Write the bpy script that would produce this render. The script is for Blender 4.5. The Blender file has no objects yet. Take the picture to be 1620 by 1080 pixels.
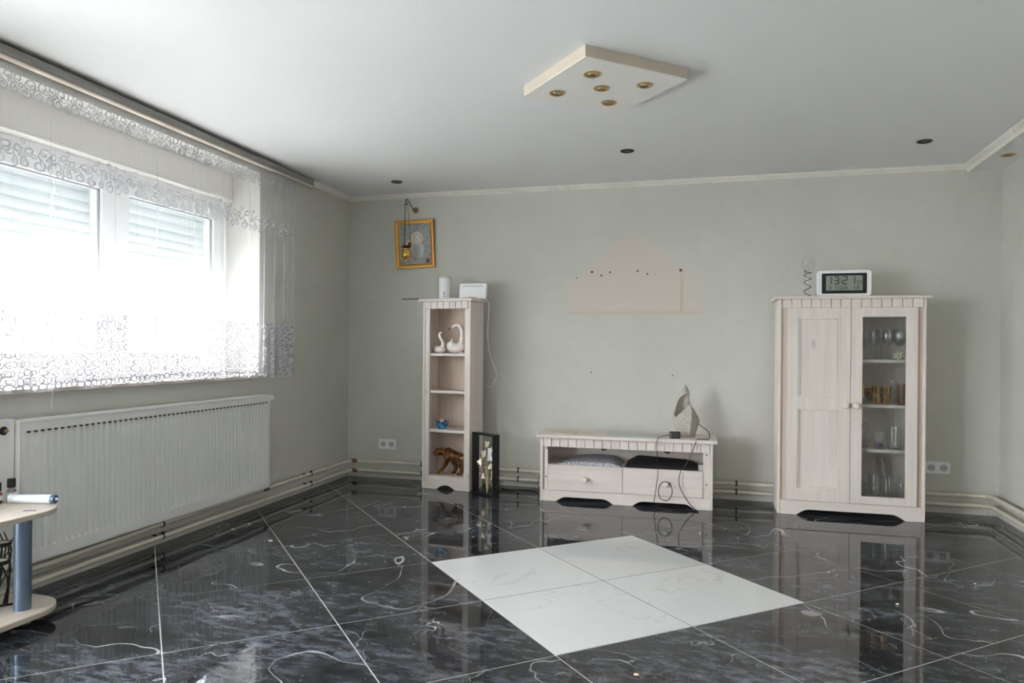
import bpy, bmesh, math, random
from mathutils import Vector, Matrix
random.seed(7)
sc = bpy.context.scene
COL = sc.collection

# ------------------------------------------------------------------ camera
F, YAW, ROLL = 1153.35, -0.2785, 0.00875
CAM = Vector((2.9057, -5.3634, 1.0494))
cd = bpy.data.cameras.new('camera'); cam = bpy.data.objects.new('camera', cd); COL.objects.link(cam)
cd.sensor_width = 36.0; cd.lens = F / 1620 * 36.0; cd.shift_y = 10.09 / 1620; cd.clip_start = .02
fw = Vector((math.sin(YAW), math.cos(YAW), 0)); rt = Vector((math.cos(YAW), -math.sin(YAW), 0)); up = Vector((0, 0, 1))
r2 = rt * math.cos(ROLL) + up * math.sin(ROLL); u2 = -rt * math.sin(ROLL) + up * math.cos(ROLL)
M4 = Matrix((( r2.x, u2.x, -fw.x, CAM.x), (r2.y, u2.y, -fw.y, CAM.y), (r2.z, u2.z, -fw.z, CAM.z), (0, 0, 0, 1)))
cam.matrix_world = M4
sc.camera = cam

# ------------------------------------------------------------------ world, light, exposure
W = bpy.data.worlds.new('sky'); sc.world = W; W.use_nodes = True
wb = W.node_tree.nodes['Background']
wb.inputs[0].default_value = (0.97, 0.965, 1.0, 1); wb.inputs[1].default_value = 7.2
sc.view_settings.view_transform = 'Standard'; sc.view_settings.look = 'None'
sc.view_settings.gamma = 1.0; sc.view_settings.use_curve_mapping = False
sc.view_settings.exposure = 2.15
cy = sc.cycles
cy.use_denoising = True; cy.max_bounces = 14; cy.diffuse_bounces = 8; cy.glossy_bounces = 6
cy.transparent_max_bounces = 24; cy.caustics_reflective = True; cy.blur_glossy = .3; cy.caustics_refractive = False
cy.sample_clamp_indirect = 12.0

TH = math.radians(1.8)                 # the window wall stands a little out of square
LO = Vector((-0.02, 0, 0))
def Lp(n, y, z=0.0):
    return Vector((LO.x + n * math.cos(TH) - y * math.sin(TH), LO.y + n * math.sin(TH) + y * math.cos(TH), z))
def portal(y0, y1, z0, z1, n):
    ld = bpy.data.lights.new('daylight_portal', 'AREA'); ld.shape = 'RECTANGLE'
    ld.size = z1 - z0; ld.size_y = y1 - y0; ld.cycles.is_portal = True
    o = bpy.data.objects.new('daylight_portal', ld); COL.objects.link(o)
    o.matrix_world = Matrix.Translation(Lp(n, (y0 + y1) / 2, (z0 + z1) / 2)) @ Matrix.Rotation(TH, 4, 'Z') @ Matrix.Rotation(-math.pi / 2, 4, 'Y')
portal(-3.17, -1.25, .84, 2.0, -.36)
portal(-5.75, -3.65, .06, 2.17, -.36)

# ------------------------------------------------------------------ mesh helpers
class MB:
    def __init__(s): s.v = []; s.f = []
    def add(s, vs, fs):
        b = len(s.v); s.v += [tuple(p) for p in vs]; s.f += [tuple(i + b for i in f) for f in fs]; return s
    def box(s, x0, x1, y0, y1, z0, z1):
        return s.add([(x0,y0,z0),(x1,y0,z0),(x1,y1,z0),(x0,y1,z0),(x0,y0,z1),(x1,y0,z1),(x1,y1,z1),(x0,y1,z1)],
                     [(0,3,2,1),(4,5,6,7),(0,1,5,4),(1,2,6,5),(2,3,7,6),(3,0,4,7)])
    def prism(s, poly, axis, a, b):
        m = {'x': lambda p, c: (c, p[0], p[1]), 'y': lambda p, c: (p[0], c, p[1]), 'z': lambda p, c: (p[0], p[1], c)}[axis]
        n = len(poly)
        return s.add([m(p, a) for p in poly] + [m(p, b) for p in poly],
                     [tuple(range(n)), tuple(range(2*n-1, n-1, -1))] + [(i, (i+1) % n, n+(i+1) % n, n+i) for i in range(n)])
    def tube(s, pts, r, seg=8, cap=True, flat=1.0):
        pts = [Vector(p) for p in pts]; n = len(pts)
        rr = r if isinstance(r, (list, tuple)) else [r] * n
        vs = []; nrm = None
        for i, p in enumerate(pts):
            t = (pts[min(i+1, n-1)] - pts[max(i-1, 0)])
            t = t.normalized() if t.length > 1e-9 else Vector((0,0,1))
            if nrm is None:
                nrm = t.orthogonal().normalized()
            nrm = (nrm - t * nrm.dot(t)); nrm = nrm.normalized() if nrm.length > 1e-6 else t.orthogonal().normalized()
            bn = t.cross(nrm)
            for k in range(seg):
                a = 2 * math.pi * k / seg
                vs.append(p + (nrm * math.cos(a) + bn * math.sin(a) * flat) * rr[i])
        fs = []
        for i in range(n - 1):
            for k in range(seg):
                fs.append((i*seg+k, i*seg+(k+1) % seg, (i+1)*seg+(k+1) % seg, (i+1)*seg+k))
        if cap: fs += [tuple(range(seg-1, -1, -1)), tuple(range((n-1)*seg, n*seg))]
        return s.add(vs, fs)
    def lathe(s, prof, c=(0,0,0), seg=20, axis='z'):
        vs = []; n = len(prof)
        for r, h in prof:
            for k in range(seg):
                a = 2*math.pi*k/seg; x, y = r*math.cos(a), r*math.sin(a)
                q = {'z': (x, y, h), 'y': (x, h, y), 'x': (h, x, y)}[axis]
                vs.append((c[0]+q[0], c[1]+q[1], c[2]+q[2]))
        fs = [(i*seg+k, i*seg+(k+1) % seg, (i+1)*seg+(k+1) % seg, (i+1)*seg+k) for i in range(n-1) for k in range(seg)]
        if prof[0][0] > 1e-6: fs.append(tuple(range(seg-1, -1, -1)))
        if prof[-1][0] > 1e-6: fs.append(tuple(range((n-1)*seg, n*seg)))
        return s.add(vs, fs)
    def shell(s, prof, c=(0,0,0), seg=20, axis='z'):      # open lathe, no caps
        k0 = len(s.f); s.lathe(prof, c, seg, axis)
        s.f = s.f[:k0] + [f for f in s.f[k0:] if len(f) == 4 or seg == 4]
        return s
    def ell(s, c, r, seg=16, rings=10, rot=None):
        vs = []
        for i in range(rings + 1):
            ph = math.pi * i / rings
            for k in range(seg):
                a = 2*math.pi*k/seg
                p = Vector((r[0]*math.sin(ph)*math.cos(a), r[1]*math.sin(ph)*math.sin(a), r[2]*math.cos(ph)))
                if rot: p = rot @ p
                vs.append((c[0]+p.x, c[1]+p.y, c[2]+p.z))
        return s.add(vs, [(i*seg+k, i*seg+(k+1) % seg, (i+1)*seg+(k+1) % seg, (i+1)*seg+k) for i in range(rings) for k in range(seg)])
    def frame(s, x0, x1, z0, z1, w, y0, y1):
        s.box(x0, x0+w, y0, y1, z0, z1); s.box(x1-w, x1, y0, y1, z0, z1)
        s.box(x0+w, x1-w, y0, y1, z0, z0+w); s.box(x0+w, x1-w, y0, y1, z1-w, z1); return s
    def mesh(s, name):
        me = bpy.data.meshes.new(name); me.from_pydata(s.v, [], s.f)
        bm = bmesh.new(); bm.from_mesh(me); bmesh.ops.remove_doubles(bm, verts=bm.verts, dist=1e-6)
        bmesh.ops.recalc_face_normals(bm, faces=bm.faces); bm.to_mesh(me); bm.free(); return me
    def build(s, name, mat, parent=None, smooth=False, bevel=0.0, **kw):
        return link(name, s.mesh(name), mat, parent, smooth, bevel, **kw)
def link(name, me, mat, parent=None, smooth=False, bevel=0.0, label=None, cat=None, group=None, kind=None, loc=None, rz=None):
    o = bpy.data.objects.new(name, me); COL.objects.link(o)
    if mat and not me.materials: me.materials.append(mat)
    if smooth:
        me.polygons.foreach_set('use_smooth', [True] * len(me.polygons)); me.set_sharp_from_angle(angle=math.radians(42))
    if bevel:
        b = o.modifiers.new('bevel', 'BEVEL'); b.width = bevel; b.segments = 2; b.limit_method = 'ANGLE'
    if parent: o.parent = parent
    if loc is not None: o.location = loc
    if rz is not None: o.rotation_euler = (0, 0, rz)
    for k, val in (('label', label), ('category', cat), ('group', group), ('kind', kind)):
        if val: o[k] = val
    return o
def thing(name, label=None, cat=None, loc=(0,0,0), rz=0.0, group=None, kind=None):
    o = bpy.data.objects.new(name, None); COL.objects.link(o); o.empty_display_size = .05
    o.location = loc; o.rotation_euler = (0, 0, rz)
    for k, val in (('label', label), ('category', cat), ('group', group), ('kind', kind)):
        if val: o[k] = val
    return o
def attach(o, p):            # keep the world placement while becoming a part
    o.parent = p; o.matrix_parent_inverse = (Matrix.Translation(p.location) @ p.rotation_euler.to_matrix().to_4x4()).inverted(); return o
def remesh(mb, voxel, smooth_it=6):
    me = mb.mesh('tmp'); o = bpy.data.objects.new('tmp', me); COL.objects.link(o)
    m = o.modifiers.new('r', 'REMESH'); m.mode = 'VOXEL'; m.voxel_size = voxel
    s = o.modifiers.new('s', 'SMOOTH'); s.factor = .5; s.iterations = smooth_it
    dg = bpy.context.evaluated_depsgraph_get()
    out = bpy.data.meshes.new_from_object(o.evaluated_get(dg))
    bpy.data.objects.remove(o); return out
def arc(cx, cy_, r, a0, a1, n):
    return [(cx + r*math.cos(a0+(a1-a0)*i/n), cy_ + r*math.sin(a0+(a1-a0)*i/n)) for i in range(n+1)]
def rrect(x0, x1, y0, y1, r, n=5):
    h = math.pi/2
    return arc(x1-r, y1-r, r, 0, h, n) + arc(x0+r, y1-r, r, h, 2*h, n) + arc(x0+r, y0+r, r, 2*h, 3*h, n) + arc(x1-r, y0+r, r, 3*h, 4*h, n)
def spline(pts, n=8):
    P = [Vector(p) for p in pts]; out = []
    for i in range(len(P)-1):
        p0, p1, p2, p3 = P[max(i-1,0)], P[i], P[i+1], P[min(i+2, len(P)-1)]
        for k in range(n):
            t = k/n
            out.append(.5*((2*p1)+(-p0+p2)*t+(2*p0-5*p1+4*p2-p3)*t*t+(-p0+3*p1-3*p2+p3)*t**3))
    return out + [P[-1]]

# ------------------------------------------------------------------ materials
class NT:
    def __init__(s, name):
        s.m = bpy.data.materials.new(name); s.m.use_nodes = True; s.t = s.m.node_tree; s.n = s.t.nodes
        s.b = s.n['Principled BSDF']; s.out = s.n['Material Output']
    def new(s, ty, **kw):
        n = s.n.new(ty)
        for k, v in kw.items(): setattr(n, k, v)
        return n
    def lk(s, a, b): s.t.links.new(a, b)
    def obj(s, scale=(1,1,1), rnd=0.0):
        tc = s.new('ShaderNodeTexCoord'); mp = s.new('ShaderNodeMapping'); mp.inputs['Scale'].default_value = scale
        s.lk(tc.outputs['Object'], mp.inputs['Vector'])
        if rnd:
            oi = s.new('ShaderNodeObjectInfo'); mu = s.new('ShaderNodeMath', operation='MULTIPLY'); mu.inputs[1].default_value = rnd
            s.lk(oi.outputs['Random'], mu.inputs[0]); cb = s.new('ShaderNodeCombineXYZ')
            for i in range(3): s.lk(mu.outputs[0], cb.inputs[i])
            s.lk(cb.outputs[0], mp.inputs['Location'])
        return mp.outputs[0]
    def noise(s, vec, scale, detail=4, rough=.55, dist=0.0):
        n = s.new('ShaderNodeTexNoise'); n.inputs['Scale'].default_value = scale; n.inputs['Detail'].default_value = detail
        n.inputs['Roughness'].default_value = rough; n.inputs['Distortion'].default_value = dist
        s.lk(vec, n.inputs['Vector']); return n.outputs['Fac']
    def ramp(s, fac, stops):
        r = s.new('ShaderNodeValToRGB'); e = r.color_ramp.elements
        while len(e) < len(stops): e.new(.5)
        for k, (p, c) in enumerate(stops):
            e[k].position = p; e[k].color = (c, c, c, 1) if not isinstance(c, tuple) else (*c, 1)
        s.lk(fac, r.inputs[0]); return r.outputs[0]
    def math(s, op, a, b=None, clamp=False):
        n = s.new('ShaderNodeMath', operation=op); n.use_clamp = clamp
        for i, x in enumerate((a, b)):
            if x is None: continue
            if isinstance(x, (int, float)): n.inputs[i].default_value = x
            else: s.lk(x, n.inputs[i])
        return n.outputs[0]
    def mix(s, fac, a, b):
        n = s.new('ShaderNodeMix', data_type='RGBA')
        for sock, x in ((n.inputs[0], fac), (n.inputs[6], a), (n.inputs[7], b)):
            if isinstance(x, (int, float)): sock.default_value = x
            elif isinstance(x, tuple): sock.default_value = (*x, 1)
            else: s.lk(x, sock)
        return n.outputs[2]
    def bump(s, h, strength, dist=.002):
        n = s.new('ShaderNodeBump'); n.inputs['Strength'].default_value = strength; n.inputs['Distance'].default_value = dist
        s.lk(h, n.inputs['Height']); s.lk(n.outputs[0], s.b.inputs['Normal'])
    def set(s, **kw):
        for k, v in kw.items():
            i = s.b.inputs[k.replace('_', ' ')]
            if isinstance(v, tuple): i.default_value = (*v, 1) if len(v) == 3 else v
            elif isinstance(v, (int, float)): i.default_value = v
            else: s.lk(v, i)
        return s
def plain(name, c, rough=.5, metal=0.0, var=.08, scale=30, bump=0.0, spec=.5):
    t = NT(name); v = t.obj(); n = t.noise(v, scale, 3)
    col = t.mix(n, tuple(x*(1-var) for x in c), tuple(min(1, x*(1+var)) for x in c))
    t.set(Base_Color=col, Roughness=rough, Metallic=metal, Specular_IOR_Level=spec)
    if bump: t.bump(n, bump)
    return t.m
def glass(name, tint=(.93,.95,.95), rough=.01, refl=1.0):
    t = NT(name); t.n.remove(t.b)
    tr = t.new('ShaderNodeBsdfTransparent'); tr.inputs[0].default_value = (*tint, 1)
    gl = t.new('ShaderNodeBsdfGlossy'); gl.inputs['Roughness'].default_value = rough
    fr = t.new('ShaderNodeFresnel'); fr.inputs[0].default_value = 1.5
    gb = t.new('ShaderNodeNewGeometry'); front = t.math('SUBTRACT', 1.0, gb.outputs['Backfacing'])   # reflect on entering faces only
    mx = t.new('ShaderNodeMixShader'); t.lk(t.math('MULTIPLY', t.math('MULTIPLY', fr.outputs[0], refl, True), front), mx.inputs[0])
    t.lk(tr.outputs[0], mx.inputs[1]); t.lk(gl.outputs[0], mx.inputs[2]); t.lk(mx.outputs[0], t.out.inputs[0]); return t.m

def m_wall(name, stain=False):
    t = NT(name); v = t.obj()
    n1 = t.noise(v, 1.1, 5, .6); n2 = t.noise(v, 9, 4, .6); n3 = t.noise(v, 160, 2)
    c = t.mix(t.ramp(n1, [(.35, 0.0), (.65, 1.0)]), (.565,.562,.515), (.625,.618,.575))
    c = t.mix(t.ramp(n2, [(.55, 0.0), (.8, .35)]), c, (.50,.485,.425))
    if stain:
        # dull mark left by a shelf that once hung here: a flat-bottomed patch rising to a point, with rust runs
        sx = t.new('ShaderNodeSeparateXYZ'); t.lk(v, sx.inputs[0]); X, Z = sx.outputs[0], sx.outputs[2]
        wob = t.math('MULTIPLY', t.math('SUBTRACT', n2, .5), .10)
        dx = t.math('ABSOLUTE', t.math('ADD', t.math('SUBTRACT', X, 2.29), wob))
        def ss(val, a, b): return t.ramp(t.math('DIVIDE', t.math('SUBTRACT', val, a), b - a), [(0, 0.0), (1, 1.0)])
        zz = t.math('ADD', Z, t.math('MULTIPLY', wob, .12))
        lim = t.math('SUBTRACT', .51, t.math('MULTIPLY', t.math('MAXIMUM', t.math('SUBTRACT', Z, 1.52), 0.0), 1.15))
        inside = t.math('MULTIPLY', ss(t.math('SUBTRACT', lim, dx), 0.0, .05), t.math('MULTIPLY', ss(zz, 1.298, 1.308), t.math('SUBTRACT', 1.0, ss(Z, 1.86, 1.98))))
        c = t.mix(t.math('MULTIPLY', inside, .55), c, (.66,.57,.50))
        low = t.math('MULTIPLY', inside, t.math('SUBTRACT', 1.0, ss(zz, 1.305, 1.34)))
        c = t.mix(t.math('MULTIPLY', low, .45), c, (.56,.40,.33))
        run = t.math('SUBTRACT', 1.0, ss(t.math('ABSOLUTE', t.math('SUBTRACT', X, 2.635)), 0.0, .018))
        run = t.math('MULTIPLY', run, t.math('MULTIPLY', ss(Z, 1.30, 1.34), t.math('SUBTRACT', 1.0, ss(Z, 1.52, 1.60))))
        c = t.mix(t.math('MULTIPLY', run, .5), c, (.50,.36,.24))
    t.set(Base_Color=c, Roughness=.75, Specular_IOR_Level=.25); t.bump(n3, .25, .001); return t.m
def m_ceiling():
    t = NT('ceiling_paint'); v = t.obj(); n1 = t.noise(v, 1.3, 4); n2 = t.noise(v, 220, 3, .7)
    t.set(Base_Color=t.mix(n1, (.77,.775,.775), (.83,.83,.83)), Roughness=.85, Specular_IOR_Level=.2); t.bump(n2, .55, .002); return t.m
def m_blacktile():
    t = NT('black_marble'); v = t.obj((1,1,1), 17.0)
    base = t.mix(t.noise(v, 2.2, 5, .6), (.004,.004,.0045), (.014,.0145,.016))
    def vein(sc_, wid, dist, mask_sc, lo, hi):
        n = t.noise(v, sc_, 3.5, .5, dist)
        d = t.math('ABSOLUTE', t.math('SUBTRACT', n, .5))
        line = t.ramp(d, [(0, 1.0), (wid, 0.0)])
        mk = t.ramp(t.noise(v, mask_sc, 3, .6), [(lo, 0.0), (hi, 1.0)])
        return t.math('MULTIPLY', line, mk)
    a = vein(1.15, .0034, .6, 1.6, .45, .57); b = vein(2.4, .0032, .4, 2.6, .52, .62); cc = vein(8, .04, .5, 3.0, .50, .72)
    f = t.math('ADD', t.math('MULTIPLY', a, .8), t.math('ADD', t.math('MULTIPLY', b, .6), t.math('MULTIPLY', cc, .14)), True)
    c = t.mix(f, base, (.62,.62,.62))
    tc = t.new('ShaderNodeTexCoord'); geo = t.new('ShaderNodeNewGeometry'); wv = geo.outputs['Position']
    mp = t.new('ShaderNodeMapping'); mp.inputs['Scale'].default_value = (1, 2.2, 1); mp.inputs['Rotation'].default_value = (0,0,.35); t.lk(wv, mp.inputs[0])
    d1 = t.ramp(t.noise(mp.outputs[0], 1.5, 6, .68), [(.38, 0.0), (.68, 1.0)])
    d2 = t.ramp(t.noise(mp.outputs[0], 13, 6, .72), [(.42, .04), (.70, 1.0)])
    dust_sky_sheen = t.math('MULTIPLY', t.math('MULTIPLY', d1, d2), .60)
    sp = t.ramp(t.noise(wv, 75, 2, .5), [(.66, 0.0), (.72, 1.0)])
    spm = t.ramp(t.noise(wv, 3.0, 3), [(.42, .0), (.66, .6)])
    dust_sky_sheen = t.math('ADD', dust_sky_sheen, t.math('MULTIPLY', sp, spm), True)
    c = t.mix(dust_sky_sheen, c, (.36,.41,.50))  # bluish dust tone also carries painted sky reflection
    t.set(Base_Color=c, Roughness=t.math('ADD', .02, t.math('MULTIPLY', dust_sky_sheen, .10)), Specular_IOR_Level=.38)
    t.bump(t.noise(wv, 1.7, 2), .08, .02); return t.m
def m_whitetile():
    t = NT('white_marble'); v = t.obj((1,1,1), 9.0)
    base = t.mix(t.noise(v, 2.5, 5), (.60,.61,.615), (.69,.695,.695))
    n = t.noise(v, 1.1, 6, .62, 1.2); d = t.math('ABSOLUTE', t.math('SUBTRACT', n, .5))
    f = t.math('MULTIPLY', t.ramp(d, [(0, 1.0), (.008, 0.0)]), t.ramp(t.noise(v, 2.4, 2), [(.47, 0.0), (.60, .6)]))
    c = t.mix(f, base, (.45,.43,.41))
    sm = t.ramp(t.noise(v, 3.7, 3), [(.62, 0.0), (.75, .25)])
    t.set(Base_Color=t.mix(sm, c, (.70,.64,.56)), Roughness=.08, Specular_IOR_Level=.4); return t.m
def m_pine(name, axis, a=(.80,.735,.69), b=(.69,.615,.57)):
    t = NT(name); s = [26, 26, 26]; s['xyz'.index(axis)] = 1.1
    v = t.obj(tuple(s), 5.0); g = t.noise(v, 1.0, 5, .65, .6)
    c = t.mix(t.ramp(g, [(.32, 0.0), (.7, 1.0)]), a, b)
    v2 = t.obj((5,5,5), 3.0) if False else t.obj(tuple(7 if q != axis else 4 for q in 'xyz'), 3.0)
    vo = t.new('ShaderNodeTexVoronoi'); vo.inputs['Scale'].default_value = 1.0; t.lk(v2, vo.inputs['Vector'])
    k = t.ramp(vo.outputs['Distance'], [(.07, .7), (.15, 0.0)])
    k = t.math('MULTIPLY', k, t.ramp(t.noise(v2, .8, 1), [(.42, 0.0), (.48, 1.0)]))
    c = t.mix(k, c, (.46,.48,.46))
    t.set(Base_Color=c, Roughness=.5, Specular_IOR_Level=.35); t.bump(g, .12, .001); return t.m
def m_curtain(name, opac, col=(.95,.95,.97), tlu=.4):
    t = NT(name); t.n.remove(t.b); v = t.obj((1,70,.6)); n = t.noise(v, 1.0, 2)
    tr = t.new('ShaderNodeBsdfTransparent'); df = t.new('ShaderNodeBsdfDiffuse'); tl = t.new('ShaderNodeBsdfTranslucent')
    for q in (df, tl): q.inputs[0].default_value = (*col, 1)
    m1 = t.new('ShaderNodeMixShader'); m1.inputs[0].default_value = tlu; t.lk(df.outputs[0], m1.inputs[1]); t.lk(tl.outputs[0], m1.inputs[2])
    m2 = t.new('ShaderNodeMixShader'); t.lk(t.math('ADD', opac - .04, t.math('MULTIPLY', n, .08)), m2.inputs[0])
    t.lk(tr.outputs[0], m2.inputs[1]); t.lk(m1.outputs[0], m2.inputs[2]); t.lk(m2.outputs[0], t.out.inputs[0]); return t.m
def m_pvc_thin(name, col):
    t = NT(name); t.n.remove(t.b)
    df = t.new('ShaderNodeBsdfDiffuse'); tl = t.new('ShaderNodeBsdfTranslucent'); v = t.obj(); n = t.noise(v, 8, 2)
    c = t.mix(n, tuple(x*.97 for x in col), col); t.lk(c, df.inputs[0]); t.lk(c, tl.inputs[0])
    m1 = t.new('ShaderNodeMixShader'); m1.inputs[0].default_value = .03; t.lk(df.outputs[0], m1.inputs[1]); t.lk(tl.outputs[0], m1.inputs[2])
    t.lk(m1.outputs[0], t.out.inputs[0]); return t.m
def m_grain(name, a, b, axis='y', rough=.5, fr=60):
    t = NT(name); s = [fr]*3; s['xyz'.index(axis)] = 2.0; v = t.obj(tuple(s)); g = t.noise(v, 1.0, 5, .7)
    t.set(Base_Color=t.mix(t.ramp(g, [(.3, 0.0), (.7, 1.0)]), a, b), Roughness=rough); t.bump(g, .15, .001); return t.m
def m_oldpaint(name, c, rust, lo=.60, hi=.68, rough=.35):
    t = NT(name); v = t.obj(); n = t.noise(v, 22, 6, .7); n2 = t.noise(v, 3, 3)
    k = t.math('MULTIPLY', t.ramp(n, [(lo, 0.0), (hi, 1.0)]), t.ramp(n2, [(.4, .2), (.65, 1.0)]))
    t.set(Base_Color=t.mix(k, t.mix(n2, c, tuple(x*.86 for x in c)), rust), Roughness=rough); t.bump(n, .1); return t.m
MT = {}
MT['wall'] = m_wall('wall_paint'); MT['wall_stain'] = m_wall('wall_paint_marked', True); MT['ceiling'] = m_ceiling()
MT['black'] = m_blacktile(); MT['white'] = m_whitetile()
MT['grout'] = plain('pale_grout', (.50,.49,.48), .85, var=.2, scale=40); MT['dgrout'] = plain('dark_grout', (.09,.085,.08), .8)
MT['pinev'] = m_pine('whitewashed_pine_upright', 'z'); MT['pineh'] = m_pine('whitewashed_pine_level', 'x'); MT['pined'] = m_pine('whitewashed_pine_deep', 'y')
MT['pineraw'] = m_pine('raw_pine', 'z', (.66,.55,.47), (.58,.47,.39))
MT['trim'] = m_oldpaint('cornice_white', (.88,.85,.79), (.72,.63,.53), .62, .7, .6)
MT['base'] = m_oldpaint('skirting_grey_white', (.62,.60,.56), (.34,.29,.25), .58, .68, .55)
MT['pipe'] = m_oldpaint('pipe_cream', (.72,.67,.57), (.30,.17,.10), .63, .7, .3)
MT['rust'] = plain('rusty_fitting', (.22,.10,.07), .7, var=.4, scale=80)
MT['pvc'] = plain('window_white', (.86,.87,.88), .25, var=.02); MT['box'] = plain('shutter_box_cream', (.78,.75,.71), .5, var=.03)
MT['seal'] = plain('window_seal_grey', (.25,.26,.27), .5)
MT['slat'] = m_pvc_thin('shutter_slat_white', (.86,.89,.92)); MT['sill'] = plain('sill_stone', (.56,.50,.46), .3, var=.15, scale=50)
MT['pane'] = glass('window_glass', (.96,.98,.97)); MT['cglass'] = glass('door_glass', (.85,.87,.87)); MT['glass'] = glass('drinking_glass', (.97,.975,.975), .03, 2.4)
MT['sheer'] = m_curtain('sheer_voile', .19, (.95,.95,.97), .25); MT['lace'] = m_curtain('lace_thread', .95, (.60,.59,.64), .045)
MT['rail'] = m_grain('rail_grey_wood', (.20,.19,.175), (.36,.345,.32), 'y', .5, 120)
MT['cream'] = plain('cream_plastic', (.80,.70,.60), .4)
MT['enamel'] = plain('radiator_enamel', (.80,.805,.80), .3, var=.03, scale=6); MT['dark'] = plain('dark_gap', (.03,.03,.03), .8)
MT['wplastic'] = plain('white_plastic', (.84,.85,.86), .35, var=.02); MT['gplastic'] = plain('grey_plastic', (.18,.18,.19), .4)
MT['bplastic'] = plain('black_plastic', (.012,.012,.014), .35); MT['brass'] = plain('brass', (.62,.46,.22), .28, 1.0, var=.15)
MT['gold'] = plain('gold_leaf', (.80,.42,.10), .28, .6, var=.18, scale=60); MT['ggold'] = plain('gold_cup', (.72,.45,.12), .2, 1.0, var=.25, scale=90)
MT['chrome'] = plain('bulb_reflector', (.35,.36,.36), .25, .9); MT['bluemetal'] = plain('blue_grey_metal', (.15,.21,.30), .3, .55, var=.05)
MT['oak'] = m_grain('washed_oak', (.46,.40,.34), (.60,.54,.47), 'y', .45, 50); MT['iron'] = plain('black_iron', (.012,.011,.01), .55)
MT['knob'] = plain('knob_ivory', (.80,.76,.68), .3, var=.03)
def cone(m, seg=0): return m

# ------------------------------------------------------------------ room shell
H = 2.265; XR = 4.635; YF = -6.8; XL_F = Lp(0, YF).x
def tilemesh(poly, z0, z1):
    return MB().prism(poly, 'z', z0, z1)
# floor slab of grout with single tiles
fl = MB().prism([(LO.x-.06, .05), (XR+.05, .05), (XR+.05, YF-.05), (XL_F-.06, YF-.05)], 'z', -.12, -.0007).build('floor', MT['grout'], kind='structure')
room = [(LO.x, 0.0), (XL_F, YF), (XR, YF), (XR, 0.0)]      # counter-clockwise
def clip(poly, a, b):
    out = []
    def side(p): return (b[0]-a[0])*(p[1]-a[1]) - (b[1]-a[1])*(p[0]-a[0])
    for i in range(len(poly)):
        p, q = poly[i], poly[(i+1) % len(poly)]; sp, sq = side(p), side(q)
        if sp >= 0: out.append(p)
        if (sp >= 0) != (sq >= 0):
            t = sp/(sp-sq); out.append((p[0]+(q[0]-p[0])*t, p[1]+(q[1]-p[1])*t))
    return out
TA = .74933; T0 = Vector((1.5555, -2.0454)); E1 = Vector((math.cos(TA), math.sin(TA))); E2 = Vector((math.sin(TA), -math.cos(TA))); TS = .6
ghalf = .0022
for i in range(-9, 12):
    for j in range(-9, 12):
        cs = [T0 + E1*(TS*(i+a)+(ghalf if a == 0 else -ghalf)) + E2*(TS*(j+b)+(ghalf if b == 0 else -ghalf)) for a, b in ((0,0),(0,1),(1,1),(1,0))]
        poly = [(p.x, p.y) for p in cs]
        for k in range(4):
            if poly: poly = clip(poly, room[k], room[(k+1) % 4])
        if len(poly) < 3: continue
        ar = abs(sum(poly[k][0]*poly[(k+1) % len(poly)][1]-poly[(k+1) % len(poly)][0]*poly[k][1] for k in range(len(poly))))/2
        if ar < 4e-4: continue
        c = Vector((sum(p[0] for p in poly)/len(poly), sum(p[1] for p in poly)/len(poly)))
        w = i in (0,1) and j in (0,1)
        o = MB().prism([(p[0]-c.x, p[1]-c.y) for p in poly], 'z', -.008, 0.0).build('tile', MT['white' if w else 'black'], fl, loc=(c.x, c.y, 0))
        if w: o['label'] = 'white marble tile'
jm = MB()
for a0, a1, d in ((E1, E2, 1), (E2, E1, 1)):
    p = [T0 + a0*(TS-.0021) , T0 + a0*(TS+.0021), T0 + a0*(TS+.0021) + a1*1.2, T0 + a0*(TS-.0021) + a1*1.2]
    jm.prism([(q.x, q.y) for q in p], 'z', -.003, -.0004)
jm.build('joint', MT['dgrout'], fl)

ce = MB().prism([(LO.x-.06, .05), (XR+.05, .05), (XR+.05, YF-.05), (XL_F-.06, YF-.05)], 'z', H, H+.15).build('ceiling', MT['ceiling'], kind='structure')
SOF = 4.442
MB().box(SOF, XR, YF, 0, H-.045, H).build('soffit', MT['ceiling'], ce)
wbk = MB().box(LO.x-.4, XR+.3, 0, .3, -.1, H+.1).build('wall_back', MT['wall_stain'], kind='structure')
MB().box(XR, XR+.3, YF-.3, 0, -.1, H+.1).build('wall_right', MT['wall'], kind='structure')
MB().box(-.4, XR+.3, YF-.3, YF, -.1, H+.1).build('wall_front', MT['wall'], kind='structure')
# window wall with two openings, the second added unseen for light (local frame: x = into the room, y along the wall)
WIN = [(-3.17, -1.26), (-5.75, -3.65)]; ZS, ZL = .84, 2.172; WT = -.36
wl = MB(); ys = [-6.95, WIN[1][0], WIN[1][1], WIN[0][0], WIN[0][1], 0.0]
wl.box(WT, 0, WIN[1][1], 0, -.1, ZS); wl.box(WT, 0, -6.95, WIN[1][1], -.1, .05); wl.box(WT, 0, -6.95, 0, ZL, H+.1)
wl.box(WT, 0, ys[0], ys[1], .05, ZL)
for a, b in ((ys[2], ys[3]), (ys[4], ys[5])): wl.box(WT, 0, a, b, ZS, ZL)
wl.build('wall_left', MT['wall'], loc=LO, rz=TH, kind='structure')
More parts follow.
